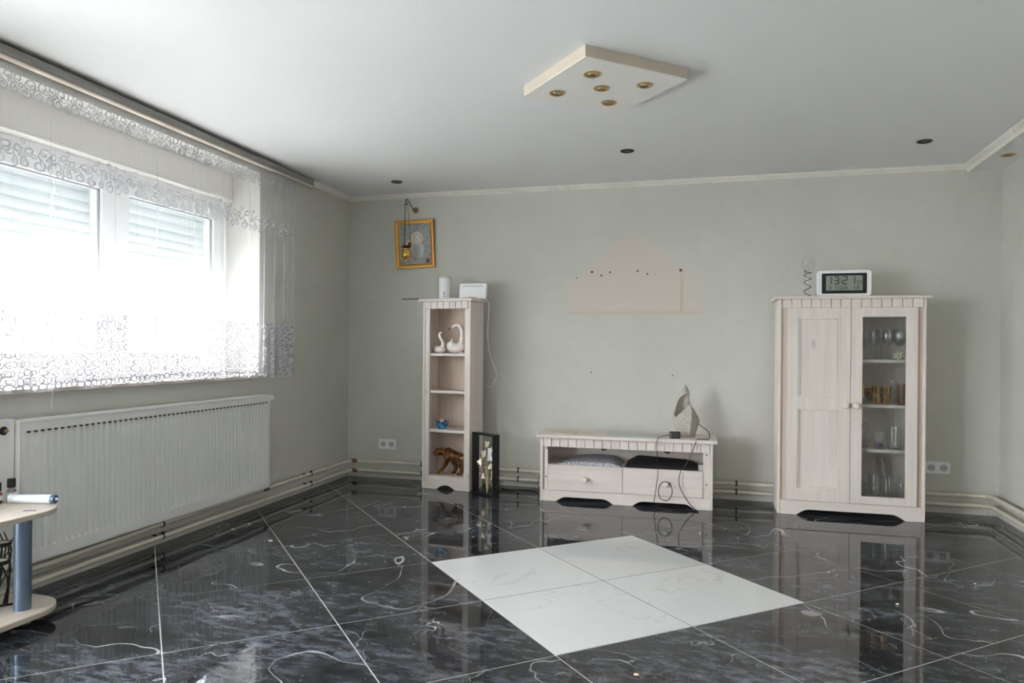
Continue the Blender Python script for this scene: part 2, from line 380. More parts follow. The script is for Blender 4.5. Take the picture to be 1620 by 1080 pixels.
# plugs and holes in the back wall
for px, pz, r in ((1.985,1.617,.009), (2.055,1.59,.007), (2.12,1.613,.007), (2.32,1.618,.007), (2.39,1.595,.006), (2.628,1.618,.009), (1.87,1.575,.004), (1.985,.872,.004), (2.575,.862,.004), (2.45,1.59,.003)):
    MB().lathe([(0,-.001),(r,-.001),(r*1.2,-.004),(r*.5,-.0045),(0,-.003)], (px,0,pz), 10, 'y').build('wall_plug', MT['rust'] if r > .005 else MT['dark'], wbk)
# skirting, cornices
MB().prism([(0,0),(-.022,0),(-.022,.048),(-.012,.056),(0,.056)], 'x', LO.x, XR).build('baseboard_back', MT['base'], kind='structure')
MB().prism([(0,0),(.02,0),(.02,.045),(.012,.052),(0,.052)], 'y', -6.7, -.025).build('baseboard_left', MT['base'], loc=LO, rz=TH, kind='structure')
MB().prism([(XR,0),(XR-.022,0),(XR-.022,.048),(XR-.012,.056),(XR,.056)], 'y', YF+.02, -.023).build('baseboard_right', MT['base'], kind='structure')
def cornice(name, L, place):
    # profile along local x (length), y = out of the wall (negative), z below ceiling
    pr = [(0, 0), (-.034, 0), (-.034, -.006), (-.028, -.009), (-.012, -.027), (-.009, -.033), (0, -.033)]
    t = thing(name, kind='structure'); t.matrix_world = place
    MB().prism(pr, 'x', 0, L).build('moulding', MT['trim'], t)
    m = MB(); n = int(L/.024); 
    for i in range(n):
        x = (i+.5)*L/n; d = .011
        m.tube([(x-d, -.0272, -.0105), (x, -.0215, -.0195), (x+d, -.0135, -.0265)], [.003, .0062, .003], 6)
    m.build('rope_relief', MT['trim'], t, True, kind='stuff'); return t
cornice('trim_1', SOF-LO.x, Matrix.Translation((LO.x, 0, H)))
cornice('trim_2', .62, Matrix.Translation(Lp(0, -.0, H)) @ Matrix.Rotation(TH-math.pi/2, 4, 'Z') @ Matrix.Scale(-1, 4, (0,1,0)))
t3 = thing('trim_3', kind='structure'); 
m = MB(); m.prism([(SOF, H), (SOF-.03, H), (SOF-.03, H-.006), (SOF-.006, H-.030), (SOF, H-.030)], 'y', YF, -.034); m.build('moulding', MT['trim'], t3)
m = MB(); m.prism([(SOF, H-.032), (SOF-.008, H-.032), (SOF-.008, H-.052), (SOF, H-.052), (SOF+.012, H-.052), (SOF+.012, H-.045), (SOF, H-.045)], 'y', YF, -.004); m.build('edge_strip', MT['trim'], t3)
m = MB()
for i in range(110):
    y = -.05 - i*.03; m.tube([(SOF-.0275, y-.012, H-.010), (SOF-.0185, y, H-.0185), (SOF-.009, y+.012, H-.0265)], [.0025, .0045, .0025], 5)
m.build('rope_relief', MT['trim'], t3, True, kind='stuff')

# ------------------------------------------------------------------ window in the left wall, plus an unseen one added for light
def window(name, y0, y1, shutter, ZS=ZS):
    w = thing(name, kind='structure', loc=LO, rz=TH)
    zt = ZL - .17; x0, x1 = -.32, -.25
    b = MB(); b.box(-.34, -.20, y0, y1, zt, ZL); b.box(-.345, -.185, y0, y1, zt-.012, zt); b.build('shutter_box', MT['box'], w, bevel=.003)
    MB().box(-.34, .035, y0+.005, y1-.005, ZS-.002, ZS+.02).build('window_sill', MT['sill'], w, bevel=.004)
    f = MB(); zb = ZS+.02
    f.box(x0, x1, y0, y0+.07, zb, zt-.012); f.box(x0, x1, y1-.07, y1, zb, zt-.012); f.box(x0, x1, y0+.07, y1-.07, zb, zb+.06); f.box(x0, x1, y0+.07, y1-.07, zt-.072, zt-.012)
    f.build('window_frame', MT['pvc'], w, bevel=.004)
    ym = (y0+y1)/2
    for a, c in ((y0+.055, ym-.003), (ym+.003, y1-.055)):
        s = MB(); X0, X1 = -.315, -.235; sw = .092
        s.box(X0, X1, a, a+sw, zb+.045, zt-.055); s.box(X0, X1, c-sw, c, zb+.045, zt-.055)
        s.box(X0, X1, a+sw, c-sw, zb+.045, zb+.045+sw); s.box(X0, X1, a+sw, c-sw, zt-.055-sw, zt-.055)
        so = s.build('sash', MT['pvc'], w, bevel=.006)
        g = MB(); e = .006; q0, q1, r0, r1 = a+sw, c-sw, zb+.045+sw, zt-.055-sw
        g.box(-.262, -.250, q0, q0+e, r0, r1); g.box(-.262, -.250, q1-e, q1, r0, r1); g.box(-.262, -.250, q0+e, q1-e, r0, r0+e); g.box(-.262, -.250, q0+e, q1-e, r1-e, r1)
        g.build('seal', MT['seal'], so)
        MB().box(-.272, -.264, q0, q1, r0, r1).build('pane', MT['pane'], so)
    if shutter:
        sh = MB().box(-.352, -.338, y0+.01, y1-.01, 1.505, 1.525).build('shutter_bottom_bar', MT['slat'], w)
        z = 1.527
        while z < zt:
            MB().prism([(-.349, z), (-.346, z), (-.3395, z+.012), (-.338, z+.026), (-.3395, z+.040), (-.345, z+.0535), (-.349, z+.0535), (-.345, z+.026)], 'y', y0+.012, y1-.012).build('slat', MT['slat'], sh)
            z += .053
    return w
window('window_1', *WIN[0], True); window('added_window', *WIN[1], False, .05)  # second window is unseen, added to bring daylight onto the furniture fronts
MB().prism([(-.36,-.15), (-30,-.15), (-30,-.4), (-.36,-.4)], 'y', -30, 20).build('ground', plain('pale_paving_and_lawn', (.50,.50,.49), .9, var=.2, scale=.7), kind='structure')

# ------------------------------------------------------------------ curtain and rail
cr = thing('curtain_rail', 'grey wood-grain curtain rail fixed along the ceiling above the window', 'curtain rail', LO, TH)
m = MB(); m.prism([(.028,H-.058), (.056,H-.058), (.060,H-.054), (.060,H-.018), (.056,H-.014), (.028,H-.014)], 'y', -6.3, -.70); m.build('fascia', MT['rail'], cr)
m = MB(); m.prism(arc(-.012, -.70, .072, 0, math.pi/2, 8) + [(-.012,-.66), (.02,-.70)] , 'z', H-.058, H-.014); m.build('end_cap', MT['rail'], cr)
m = MB(); m.box(.030, .058, -6.3, -.68, H-.066, H-.0585); m.build('lower_edge', MT['cream'], cr)
m = MB(); m.box(.004, .028, -6.3, -.72, H-.03, H-.0005); m.build('track', MT['dark'], cr)
C0, C1, CZ0, CZ1 = -3.75, -.885, .862, H-.075
rs = random.Random(3); folds = [(C0 + rs.random()*(C1-C0), rs.uniform(.004, .012), rs.uniform(.006,.016)) for _ in range(34)] + [(-1.06,.012,.022), (-.93,.008,.018), (-1.17,.010,.016), (-.99,.007,.012)]
def cn(y, z=1.5):
    k = min(1.0, (CZ1-z)/.5 + .15)
    v = .036 + .007*math.sin(y*21.0) + .004*math.sin(y*47+1.3)
    for fy, w, a in folds:
        d = (y-fy)/w
        if abs(d) < 4: v += a*math.exp(-d*d)*k
    return v
cu = thing('lace_curtain', 'long white sheer lace curtain hanging in front of the bright window', 'curtain', LO, TH)
NYc, NZc = 900, 14; m = MB(); vs = []; fs = []
def hem(y): return CZ0 + .010*abs(math.sin((y+.02)*math.pi/.085)) * -1 + .012*math.sin(y*2.3)
for i in range(NYc+1):
    y = C0 + (C1-C0)*i/NYc
    for k in range(NZc+1):
        z = hem(y) + (CZ1-hem(y))*k/NZc; vs.append((cn(y, z), y + .012*math.sin(z*3)*(1 if y > -1 else 0), z))
for i in range(NYc):
    for k in range(NZc): fs.append((i*(NZc+1)+k, (i+1)*(NZc+1)+k, (i+1)*(NZc+1)+k+1, i*(NZc+1)+k+1))
m.add(vs, fs); m.build('sheer_panel', MT['sheer'], cu, True)
def ribbon(mb, pts, w):
    vs = []; n = len(pts)
    for i, (y, z) in enumerate(pts):
        a, b = pts[max(i-1,0)], pts[min(i+1,n-1)]; t = Vector((b[0]-a[0], b[1]-a[1])); t = t.normalized() if t.length > 0 else Vector((1,0))
        for s_ in (-.5, .5):
            yy, zz = y - t.y*w*s_, z + t.x*w*s_
            vs.append((cn(yy, zz)+.0035, yy + .012*math.sin(zz*3)*(1 if yy > -1 else 0), zz))
    mb.add(vs, [(2*i, 2*i+1, 2*i+3, 2*i+2) for i in range(n-1)])
def curl(cy0, cz0, r, a0, turns, hand, n=15, shrink=.72):
    return [(cy0 + r*(1-shrink*i/n)*math.cos(a0+hand*turns*2*math.pi*i/n), cz0 + r*(1-shrink*i/n)*math.sin(a0+hand*turns*2*math.pi*i/n)) for i in range(n+1)]
def scrolls(z0, z1, step, seed, dense=1):
    mb = MB(); q = random.Random(seed); y = C0+.02; hh = z1-z0; j = 0
    while y < C1-.01:
        hand = 1 if j % 2 else -1
        rr = q.uniform(.021, .030)
        if dense == 1:
            ribbon(mb, curl(y, z0+hh*q.uniform(.20,.3), rr, math.pi*.5, 1.25, hand), .0065)
            ribbon(mb, curl(y+step*.35, z0+hh*q.uniform(.62,.72), rr*.9, -math.pi*.4, 1.2, -hand), .0065)
            ribbon(mb, [(y+step*.1*math.sin(k), z0+hh*(.35+.045*k)) for k in range(8)], .005)
            ribbon(mb, curl(y+step*.6, z0+hh*.5, rr*.55, q.random()*6, 1.1, hand, 10), .005)
            if q.random() < .4: ribbon(mb, curl(y-step*.2, z0+hh*.92, rr*.6, -math.pi/2, 1.1, hand, 10), .005)
        else:
            z = z0+.02
            while z < z1-.02:
                ribbon(mb, curl(y+q.uniform(-.006,.006), z+q.uniform(-.006,.006), q.uniform(.014,.024), q.random()*6.28, q.uniform(1.0,1.5), q.choice((-1,1)), 11), .0055); z += .036
            ribbon(mb, curl(y, hem(y)+.012, .016, 0, 1.0, 1, 10, .1), .007)
        y += step; j += 1
    return mb
scrolls(2.068, CZ1-.012, .052, 1).build('lace_border', MT['lace'], cu, kind='stuff')
scrolls(1.765, 1.905, .056, 2).build('lace_border', MT['lace'], cu, kind='stuff')
scrolls(.87, 1.21, .031, 5, 2).build('lace_border', MT['lace'], cu, kind='stuff')

MB().tube([(.045,-2.87,.875), (.047,-2.868,.83), (.046,-2.872,.80), (.048,-2.87,.765)], .0016, 5).build('loose_thread', MT['wplastic'], cu)
# ------------------------------------------------------------------ radiator and pipes
ra = thing('radiator', 'long cream panel radiator with vertical flutes under the window', 'radiator', LO, TH)
RY0, RY1, RZ0, RZ1 = -3.07, -1.275, .14, .735
m = MB(); m.box(.030, .046, RY0+.01, RY1-.01, RZ0+.01, RZ1-.02); m.build('back_plate', MT['enamel'], ra)
m = MB(); N = 53; st = (RY1-RY0-.05)/N; XF = .098; XD = .0895
zz = [RZ0, RZ0+.05, RZ0+.062, RZ1-.055, RZ1-.043, RZ1-.012]
prof = []
ycur = RY0; prof = [(RY0, 0), (RY0+.025, 0)]
for i in range(N):
    a = RY0+.025+i*st
    prof += [(a+st*.06, 1), (a+st*.26, 1), (a+st*.36, .0), (a+st*.90, .0)] if False else [(a+st*.12, 0), (a+st*.20, 1), (a+st*.66, 1), (a+st*.74, 0)]
prof += [(RY1-.02, 0), (RY1, 0)]
n = len(prof); vs = []
for k, z in enumerate(zz):
    fl_ = 1 if k in (2, 3) else 0
    for y, g in prof: vs.append((XF - (XF-XD)*g*fl_, y, z))
fs = [(k*n+i, k*n+i+1, (k+1)*n+i+1, (k+1)*n+i) for k in range(len(zz)-1) for i in range(n-1)]
m.add(vs, fs); m.box(.05, XF, RY1-.004, RY1, RZ0, RZ1-.012); m.box(.05, XF, RY0, RY0+.004, RZ0, RZ1-.012); m.box(.05, XF, RY0, RY1, RZ0-.002, RZ0+.004)
m.build('front_panel', MT['enamel'], ra)
m = MB(); m.box(.028, XF+.003, RY0-.003, RY1+.003, RZ1-.012, RZ1); m.build('top_grille', MT['enamel'], ra, bevel=.003)
m = MB()
for i in range(N):
    a = RY0+.025+i*st; m.box(XF-.0008, XF+.0006, a+st*.15, a+st*.72, RZ1-.052, RZ1-.0455)
m.build('flute_shade_marks', MT['dark'], ra, kind='stuff')  # dark strips painted where shade falls at the flute tops
m = MB(); m.box(.028, .075, RY0-.14, RY0-.004, RZ0, RZ1+.008); m.build('end_panel', MT['enamel'], ra, bevel=.003)
MB().lathe([(.0,.073),(.017,.073),(.017,.080),(.012,.081),(.011,.077),(0,.077)], (0, RY0-.055, .700), 16, 'x').build('plug_ring', MT['bplastic'], ra)
MB().lathe([(0,.076),(.008,.076),(.008,.092),(.004,.094),(.004,.102),(0,.102)], (0, RY0-.055, .700), 12, 'x').build('valve_pin', MT['brass'], ra, True)
MB().lathe([(.012,0),(.012,.012),(.021,.014),(.022,.05),(.020,.068),(.016,.072),(0,.072)], (.068, RY1-.002, .708), 18, 'y').build('thermostat_head', MT['wplastic'], ra, True)
for y in (RY0+.3, RY1-.3):
    MB().box(.001, .032, y-.02, y+.02, .25, .6).build('wall_bracket', MT['enamel'], ra)
hp = thing('heating_pipes', 'pair of cream heating pipes running along the skirting around the room', 'pipes')
def P3(n, y, z): return tuple(Lp(n, y, z))
up_ = [P3(.062,-6.6,.104), P3(.062,-2.8,.106), P3(.062,-1.9,.120), P3(.062,-.6,.126), P3(.062,-.10,.128), P3(.075,-.065,.129), (.10,-.06,.131), (2.9,-.062,.118), (4.50,-.06,.128), (XR-.085,-.062,.128), (XR-.062,-.085,.128), (XR-.06,-.13,.128), (XR-.06,-6.6,.125)]
lo_ = [P3(.066,-6.6,.046), P3(.066,-2.8,.048), P3(.066,-1.9,.052), P3(.066,-.6,.052), P3(.066,-.10,.054), P3(.08,-.068,.055), (.10,-.062,.056), (2.9,-.064,.060), (4.50,-.062,.066), (XR-.088,-.064,.066), (XR-.066,-.088,.066), (XR-.064,-.13,.066), (XR-.064,-6.6,.06)]
MB().tube(up_, .0125, 10).build('upper_pipe', MT['pipe'], hp, True); MB().tube(lo_, .0125, 10).build('lower_pipe', MT['pipe'], hp, True)
def clamp(pos, rz, dz):
    w = .005
    for z in dz:
        m = MB(); m.shell([(.0155,-w),(.0165,-w),(.0165,w),(.0155,w),(.0155,-w)], (0,0,z), 12, 'x')
        m.box(-.004, .004, .012, .058, z-.004, z+.004); m.box(-.006, .006, -.012, .0, z+.014, z+.024)
        m.build('pipe_clamp', MT['iron'], hp, loc=pos, rz=rz)
for x, zs in ((.665,(.129,.056)), (1.4476,(.1255,.058)), (3.02,(.1185,.061))): clamp((x,-.062,0), 0, zs)
for y, zs in ((-2.21,(.114,.051)), (-.70,(.1255,.052))): clamp(Lp(.064,y), TH+math.pi/2, zs)
for p, ax in ((P3(.062,-1.265,.123),0), ((.075-.0,-.062,.13),1), ((.08,-.064,.056),1), ((XR-.075,-.07,.128),1), ((XR-.08,-.072,.066),1)):
    m = MB(); m.ell((0,0,0), (.017,.017,.017), 10, 6); m.tube([(-.03 if ax else 0, 0 if ax else -.03, 0), (.03 if ax else 0, 0 if ax else .03, 0)], .0148, 10)
    m.build('pipe_fitting', MT['rust'] if p[0] < 1 else MT['pipe'], hp, True, loc=p)
MB().tube([Lp(.062,-1.265,.123), Lp(.062,-1.285,.18), Lp(.066,-1.30,.20)], .009, 8).build('riser', MT['rust'], hp, True)

# ------------------------------------------------------------------ sockets
def socket(name, label, x, z, parent_rz=0):
    t = thing(name, label, 'socket', (x, 0, z), 0, 'double wall sockets')
    MB().prism(rrect(-.076,.076,-.040,.040,.008), 'y', -.012, -.0003).build('cover_plate', MT['wplastic'], t, bevel=.003)
    for sx in (-.036, .036):
        m = MB(); m.shell([(.023,-.0125),(.0225,-.014),(.0205,-.014),(.0200,-.0122),(.0005,-.0122)], (sx,0,0), 24, 'y'); m.box(sx-.002, sx+.002, -.0135, -.012, -.0202, -.015); m.box(sx-.002, sx+.002, -.0135, -.012, .015, .0202)
        c = m.build('socket_well', MT['gplastic'] if False else plain('socket_shade', (.50,.50,.50), .4), t)
        for s in (-.009, .009):
            MB().lathe([(0,-.0136),(.003,-.0136),(.003,-.012),(0,-.012)], (sx+s,0,0), 8, 'y').build('pin_hole', MT['dark'], c)
    return t
socket('wall_socket', 'white double wall socket between the corner and the tall narrow shelf', .3415, .268)
socket('wall_socket', 'white double wall socket just right of the glass-door cabinet', 4.277, .290)

# ------------------------------------------------------------------ tall narrow shelf
SH_RZ = math.radians(-6.7)
sh = thing('bookshelf', 'tall narrow whitewashed pine shelf with open compartments against the back wall', 'shelf', (.767, -.308, 0), SH_RZ)
SW, SD = .394, .228
def arch_board(x0, x1, z1, ca, cb, ch, y0, y1):
    n = 8; L = [(x0,0),(ca,0)]
    for i in range(1, n): 
        a = math.pi/2*i/n; L.append((ca+(ch*2.2)*(i/n), ch*math.sin(a)))
    L += [(ca+ch*2.2, ch), (cb-ch*2.2, ch)]
    for i in range(1, n):
        a = math.pi/2*(n-i)/n; L.append((cb-(ch*2.2)*((n-i)/n), ch*math.sin(a)))
    L += [(cb,0),(x1,0),(x1,z1),(x0,z1)]
    return MB().prism(L, 'y', y0, y1)
for x in (0, SW-.018):
    MB().box(x, x+.018, .0, SD, 0, 1.388).build('side_panel', MT['pinev'], sh, bevel=.003)
MB().box(.018, SW-.018, SD-.008, SD, .08, 1.388).build('back_panel', MT['pineraw'], sh)
MB().box(-.030, SW+.018, -.022, SD+.004, 1.388, 1.410).build('top_board', MT['pineh'], sh, bevel=.004)
nb = 7
for i in range(nb):
    a = .019+(SW-.038)*i/nb; MB().box(a+.0018, a+(SW-.038)/nb-.0018, -.004, .010, 1.334, 1.387).build('frieze_slat', MT['pinev'], sh, bevel=.0008)
for a in (.027, SW-.018-.030): MB().box(a if a > .1 else .019, (a+.0295) if a > .1 else .056, .004, .020, .096, 1.3335).build('stile', MT['pinev'], sh, bevel=.002)
for z in (1.004, .727, .437): MB().box(.0185, SW-.0185, .021, SD-.009, z-.020, z).build('shelf_board', MT['pined'], sh, bevel=.003)
MB().box(.0185, SW-.0185, .021, SD-.009, .080, .0965).build('bottom_board', MT['pined'], sh)
arch_board(.0185, SW-.0185, .0955, .125, .275, .032, .0, .018).build('plinth', MT['pineh'], sh, bevel=.002)
def SHP(x, y, z): return Vector((.767 + x*math.cos(SH_RZ) - y*math.sin(SH_RZ), -.308 + x*math.sin(SH_RZ) + y*math.cos(SH_RZ), z))

# on top: speaker cylinder, router, antenna stick, folded spectacles
t = thing('internet_hub', 'white upright cylinder hub standing on top of the narrow shelf', 'router', SHP(.115,.12,1.4105), SH_RZ)
MB().lathe([(.043,0),(.045,.004),(.045,.165),(.043,.170),(.030,.172),(0,.172)], seg=28).build('body', MT['wplastic'], t, True)
MB().lathe([(.0455,.160),(.0457,.161),(.0457,.1625),(.0455,.163)], seg=28).build('seam', MT['gplastic'], t)
for k, z in enumerate((.022,.036,.050)): MB().lathe([(0,-.0460),(.0045,-.0460),(.0045,-.040),(0,-.040)], (.018,0.003,z), 10, 'y').build('port', MT['bplastic'], t)
t = thing('router', 'flat white rounded router propped upright on the narrow shelf', 'router', SHP(.345,.135,1.4105), SH_RZ+.18)
m = MB(); m.prism(rrect(-.105,.105,0,.118,.012), 'y', -.014, .014); b_ = m.build('body', MT['wplastic'], t, bevel=.005); b_.rotation_euler = (-.16,0,0)
s_ = MB().box(-.075,.075,-.0148,-.0138,.093,.096).build('slot', MT['gplastic'], t); s_.rotation_euler = (-.16,0,0)
MB().box(-.05,.06,-.03,.035,0,.006).build('foot', MT['wplastic'], t)
MB().tube([SHP(-.215,.05,1.4145), SHP(-.09,.05,1.4145), SHP(.02,.06,1.4145)], .0035, 8).build('thin_rod', MT['bplastic'], None, True, label='thin black rod lying over the left edge of the narrow shelf', cat='rod')
m = MB(); m.tube([SHP(.33,.03,1.4135), SHP(.385,.005,1.4135), SHP(.405,.03,1.4135), SHP(.40,.09,1.4135)], .0025, 6); m.tube([SHP(.385,.005,1.4135), SHP(.385,.008,1.424)], .0025, 6)
m.build('wire_clip', MT['brass'], None, True, label='bent brass wire clip at the front right corner of the narrow shelf top', cat='clip')
MB().tube(spline([SHP(.37,.16,1.416), SHP(.425,.19,1.4145), SHP(.44,.22,1.35), SHP(.435,.21,1.15), SHP(.46,.20,1.0), SHP(.515,.19,.88), SHP(.515,.19,.82), SHP(.47,.20,.755), SHP(.43,.22,.77)], 8), .0028, 6).build('white_cable', MT['wplastic'], None, True, label='thin white cable looping down the right side of the narrow shelf', cat='cable')

# swan figurines, compartment one
def swan(name, label, loc, pts_neck, body, mat):
    t = thing(name, label, 'figurine', loc, SH_RZ)
    m = MB()
    for c, r in body: m.ell(c, r, 14, 9)
    m.tube(spline(pts_neck[0], 6), [pts_neck[1][min(len(pts_neck[1])-1, int(i/6))] for i in range((len(pts_neck[0])-1)*6+1)], 10)
    h = pts_neck[0][-1]; m.ell(h, pts_neck[2], 12, 8)
    link('body', remesh(m, .0035, 5), mat, t, True); t.scale = (1.14,1.1,1.12); return t
porc = plain('white_porcelain', (.86,.80,.76), .12, var=.05, scale=25)
sw = swan('swan_figurine', 'larger white porcelain swan with arched neck on the top shelf compartment', SHP(.215,.125,1.0045),
     ([(.028,0,.05),(.042,0,.075),(.045,0,.115),(.040,-.002,.16),(.02,-.004,.187),(-.006,-.005,.187),(-.022,-.006,.176)], [.024,.019,.0155,.014,.013,.0125], (.018,.013,.0135)),
     [((0,0,.034),(.068,.045,.034)), ((.035,0,.045),(.036,.034,.036)), ((-.03,-.02,.05),(.035,.016,.032)), ((-.035,.02,.05),(.035,.016,.032)), ((-.018,-.03,.075),(.006,.008,.025))], porc)
m = MB(); m.tube([(-.036,-.007,.171),(-.050,-.008,.160),(-.056,-.008,.156)], [.007,.005,.002], 8); m.build('beak', plain('gilded_beak', (.35,.20,.08), .3), sw, True)
for s in (-.013, .006): MB().ell((-.026,s-.003,.182), (.0025,.0025,.0025), 8, 6).build('eye', MT['bplastic'], sw)
sw = swan('swan_figurine', 'small white porcelain swan facing the larger one in the top compartment', SHP(.105,.075,1.0045),
     ([(.02,0,.045),(.022,0,.07),(.010,0,.092),(-.004,0,.115),(-.002,0,.132),(.006,0,.138)], [.014,.0115,.010,.009,.009], (.012,.009,.009)),
     [((0,0,.024),(.042,.03,.024)), ((-.02,0,.032),(.026,.018,.018))], porc)
m = MB(); m.tube([(.014,0,.141),(.022,0,.147)], [.005,.002], 8); m.build('beak', plain('gilded_beak', (.35,.20,.08), .3), sw, True)
t = thing('pink_vase', 'pale pink porcelain bud vase half hidden behind the right shelf post', 'vase', SHP(.335,.10,1.0045), SH_RZ)
MB().lathe([(.016,0),(.026,.012),(.028,.04),(.018,.07),(.010,.09),(.013,.10)], seg=18).build('body', plain('pink_porcelain', (.82,.52,.46), .2), t, True)
MB().lathe([(.011,.099),(.0135,.1005),(.0135,.103),(.0105,.102)], seg=18).build('rim', porc, t)
t = thing('porcelain_lump', 'little white porcelain flower lying beside the swan on the shelf', 'figurine', SHP(.30,.04,1.0045), SH_RZ)
for k in range(5):
    a = k*1.256; MB().ell((.009*math.cos(a),.009*math.sin(a),.006),(.008,.008,.006),8,6).build('petal', porc, t, True)
# blue crown bowl, compartment three
t = thing('blue_glass_bowl', 'small blue glazed crown-shaped candle bowl on the third shelf', 'bowl', SHP(.13,.075,.4375), SH_RZ)
bl = NT('blue_glaze'); v_ = bl.obj(); bl.set(Base_Color=bl.mix(bl.ramp(bl.noise(v_, 40, 4), [(.4,0.0),(.6,1.0)]), (.01,.05,.20), (.10,.32,.48)), Roughness=.08)
m = MB(); n = 40; pr_ = [(.030,0),(.034,.012),(.042,.035),(.048,.055)]
vs = []; 
for r, h in pr_ + [(.042,.050),(.036,.03),(.028,.008)]:
    for k in range(n):
        a = 2*math.pi*k/n; w_ = 1+.10*math.cos(a*8)*(h/.05); hh = h+(.014*max(0,math.cos(a*8)) if h > .045 else 0)
        vs.append((r*w_*math.cos(a), r*w_*math.sin(a), hh))
L_ = 7; m.add(vs, [(i*n+k, i*n+(k+1) % n, (i+1)*n+(k+1) % n, (i+1)*n+k) for i in range(L_-1) for k in range(n)] + [tuple(range(n-1,-1,-1)), tuple(range((L_-1)*n, L_*n))])
m.build('bowl', bl.m, t, True)
MB().lathe([(.019,.009),(.019,.072),(.016,.074),(0,.073)], seg=16).build('candle', plain('candle_wax', (.80,.55,.40), .5), t, True)
# panther figurine, bottom compartment
t = thing('panther_figurine', 'glossy brown and amber big cat figurine striding in the bottom compartment', 'figurine', SHP(.052,.10,.097), SH_RZ)
m = MB()
m.tube(spline([(.055,0,.146),(.085,0,.146),(.115,0,.138),(.165,0,.122),(.215,0,.112),(.250,0,.110)], 5), [.024]*3+[.03]*4+[.040]*6+[.036]*6+[.033]*4+[.036]*3, 12)
m.ell((.110,0,.128),(.036,.034,.042)); m.ell((.245,0,.105),(.036,.031,.036))
m.ell((.036,-.002,.146),(.030,.025,.027)); m.ell((.014,-.002,.136),(.020,.017,.016))
for s in (-.016,.014): m.tube([(.042,s,.166),(.046,s*1.15,.178)], [.010,.004], 8)
def leg(ps, rs): m.tube(spline(ps, 4), [rs[min(len(rs)-1,int(i/4))] for i in range((len(ps)-1)*4+1)], 8); m.ell((ps[-1][0]-.008, ps[-1][1], .010), (.019,.012,.010), 10, 6)
leg([(.118,-.022,.12),(.108,-.024,.085),(.088,-.024,.05),(.066,-.024,.024),(.056,-.024,.010)], [.022,.018,.014,.012])
leg([(.125,.020,.11),(.150,.020,.07),(.158,.020,.04),(.146,.020,.010)], [.020,.016,.013])
leg([(.240,-.020,.10),(.215,-.022,.07),(.232,-.022,.045),(.212,-.022,.010)], [.024,.018,.012])
leg([(.252,.020,.10),(.258,.022,.065),(.277,.022,.045),(.268,.022,.010)], [.024,.018,.012])
m.tube(spline([(.272,0,.115),(.286,.01,.09),(.288,.015,.05),(.282,.02,.03)], 5), .008, 8)
br = NT('tortoiseshell_glaze'); v_ = br.obj(); br.set(Base_Color=br.mix(br.ramp(br.noise(v_, 38, 5, .6, 1.0), [(.38,0.0),(.62,1.0)]), (.022,.007,.004), (.25,.095,.018)), Roughness=.12)
link('body', remesh(m, .0032, 4), br.m, t, True); t.scale = (1.08,1.08,1.12)
for s in (-.013,.010): MB().ell((.013,s-.001,.150),(.003,.003,.003),8,6).build('eye', MT['gold'], t)

# ------------------------------------------------------------------ black shadow-box with golden leaves
FR = math.radians(-34.6)
t = thing('shadow_box_frame', 'black open box frame with golden metal leaf sprig on the floor by the shelf', 'frame', (1.185, -.375, 0), FR)
FW, FH, FD = .25, .44, .056; bw = .013
for a in (0, FW-bw): MB().box(a, a+bw, 0, FD, 0, FH).build('side_board', MT['bplastic'], t, bevel=.001)
for z in (0, FH-bw): MB().box(bw, FW-bw, 0, FD, z, z+bw).build('cross_board', MT['bplastic'], t, bevel=.001)
lm = plain('gilt_leaf', (.86,.76,.58), .38, .35, var=.12, scale=60)
def fm(px, py):
    u = (px-55)/330; b_ = 925+u*75; tp = 62+u*38; return (u*FW, (b_-py)/(b_-tp)*FH)
root_ = fm(245, 915)
lv = [((225,225),.034,.5),((190,370),.036,.2),((145,500),.038,-.5),((265,440),.024,.4),((292,500),.026,2.6),((330,600),.028,1.9),((345,665),.024,2.8),((325,780),.036,1.4),((195,635),.026,-2.6),((335,310),.030,.1)]
for (px, py), r, rot in lv:
    r *= 1.3; x, z = fm(px, py); y0 = .028+random.uniform(-.008,.008)
    vs = []; nn = 9
    for k in range(nn+1):
        a = math.radians(-62+124*k/nn); rr = r*(1.05-.10*abs(math.sin(a*3.2))) * (0.72 if k == nn//2 else 1)
        vs.append((rr*math.sin(a), .010*math.cos(k*1.1), rr*math.cos(a)))
    vs = [(0,0,-.3*r)] + vs; ca, sa = math.cos(rot), math.sin(rot)
    vs2 = [(x+p[0]*ca+p[2]*sa, y0+p[1], z-r*.4-p[0]*sa*1+p[2]*ca*1) for p in vs]
    mb = MB().add(vs2 + [(p[0], p[1]+.0015, p[2]) for p in vs2], [(0,k,k+1) for k in range(1,nn+1)] + [(nn+2, nn+2+k+1, nn+2+k) for k in range(1,nn+1)])
    lf = mb.build('leaf', lm, t, True)
m = MB()
for (px, py), r, rot in lv:
    x, z = fm(px, py); m.tube(spline([(root_[0], .028, .014), (root_[0]+(x-root_[0])*.25, .03, .014+(z-.014)*.45), (x, .028, z-r*.5)], 6), .0018, 6)
m.build('stems', plain('gilt_stem', (.70,.58,.38), .35, .5), t, True)
x, z = fm(305, 385); MB().box(x-.026, x+.026, .020, .0215, z-.042, z+.045).build('price_card', MT['wplastic'], t, label='white paper tag')
m = MB()
for k in range(6): m.box(x+.010+k*.0022, x+.0112+k*.0022, .0195, .0202, z-.01, z+.02)
m.build('printed_bars', MT['gplastic'], t)

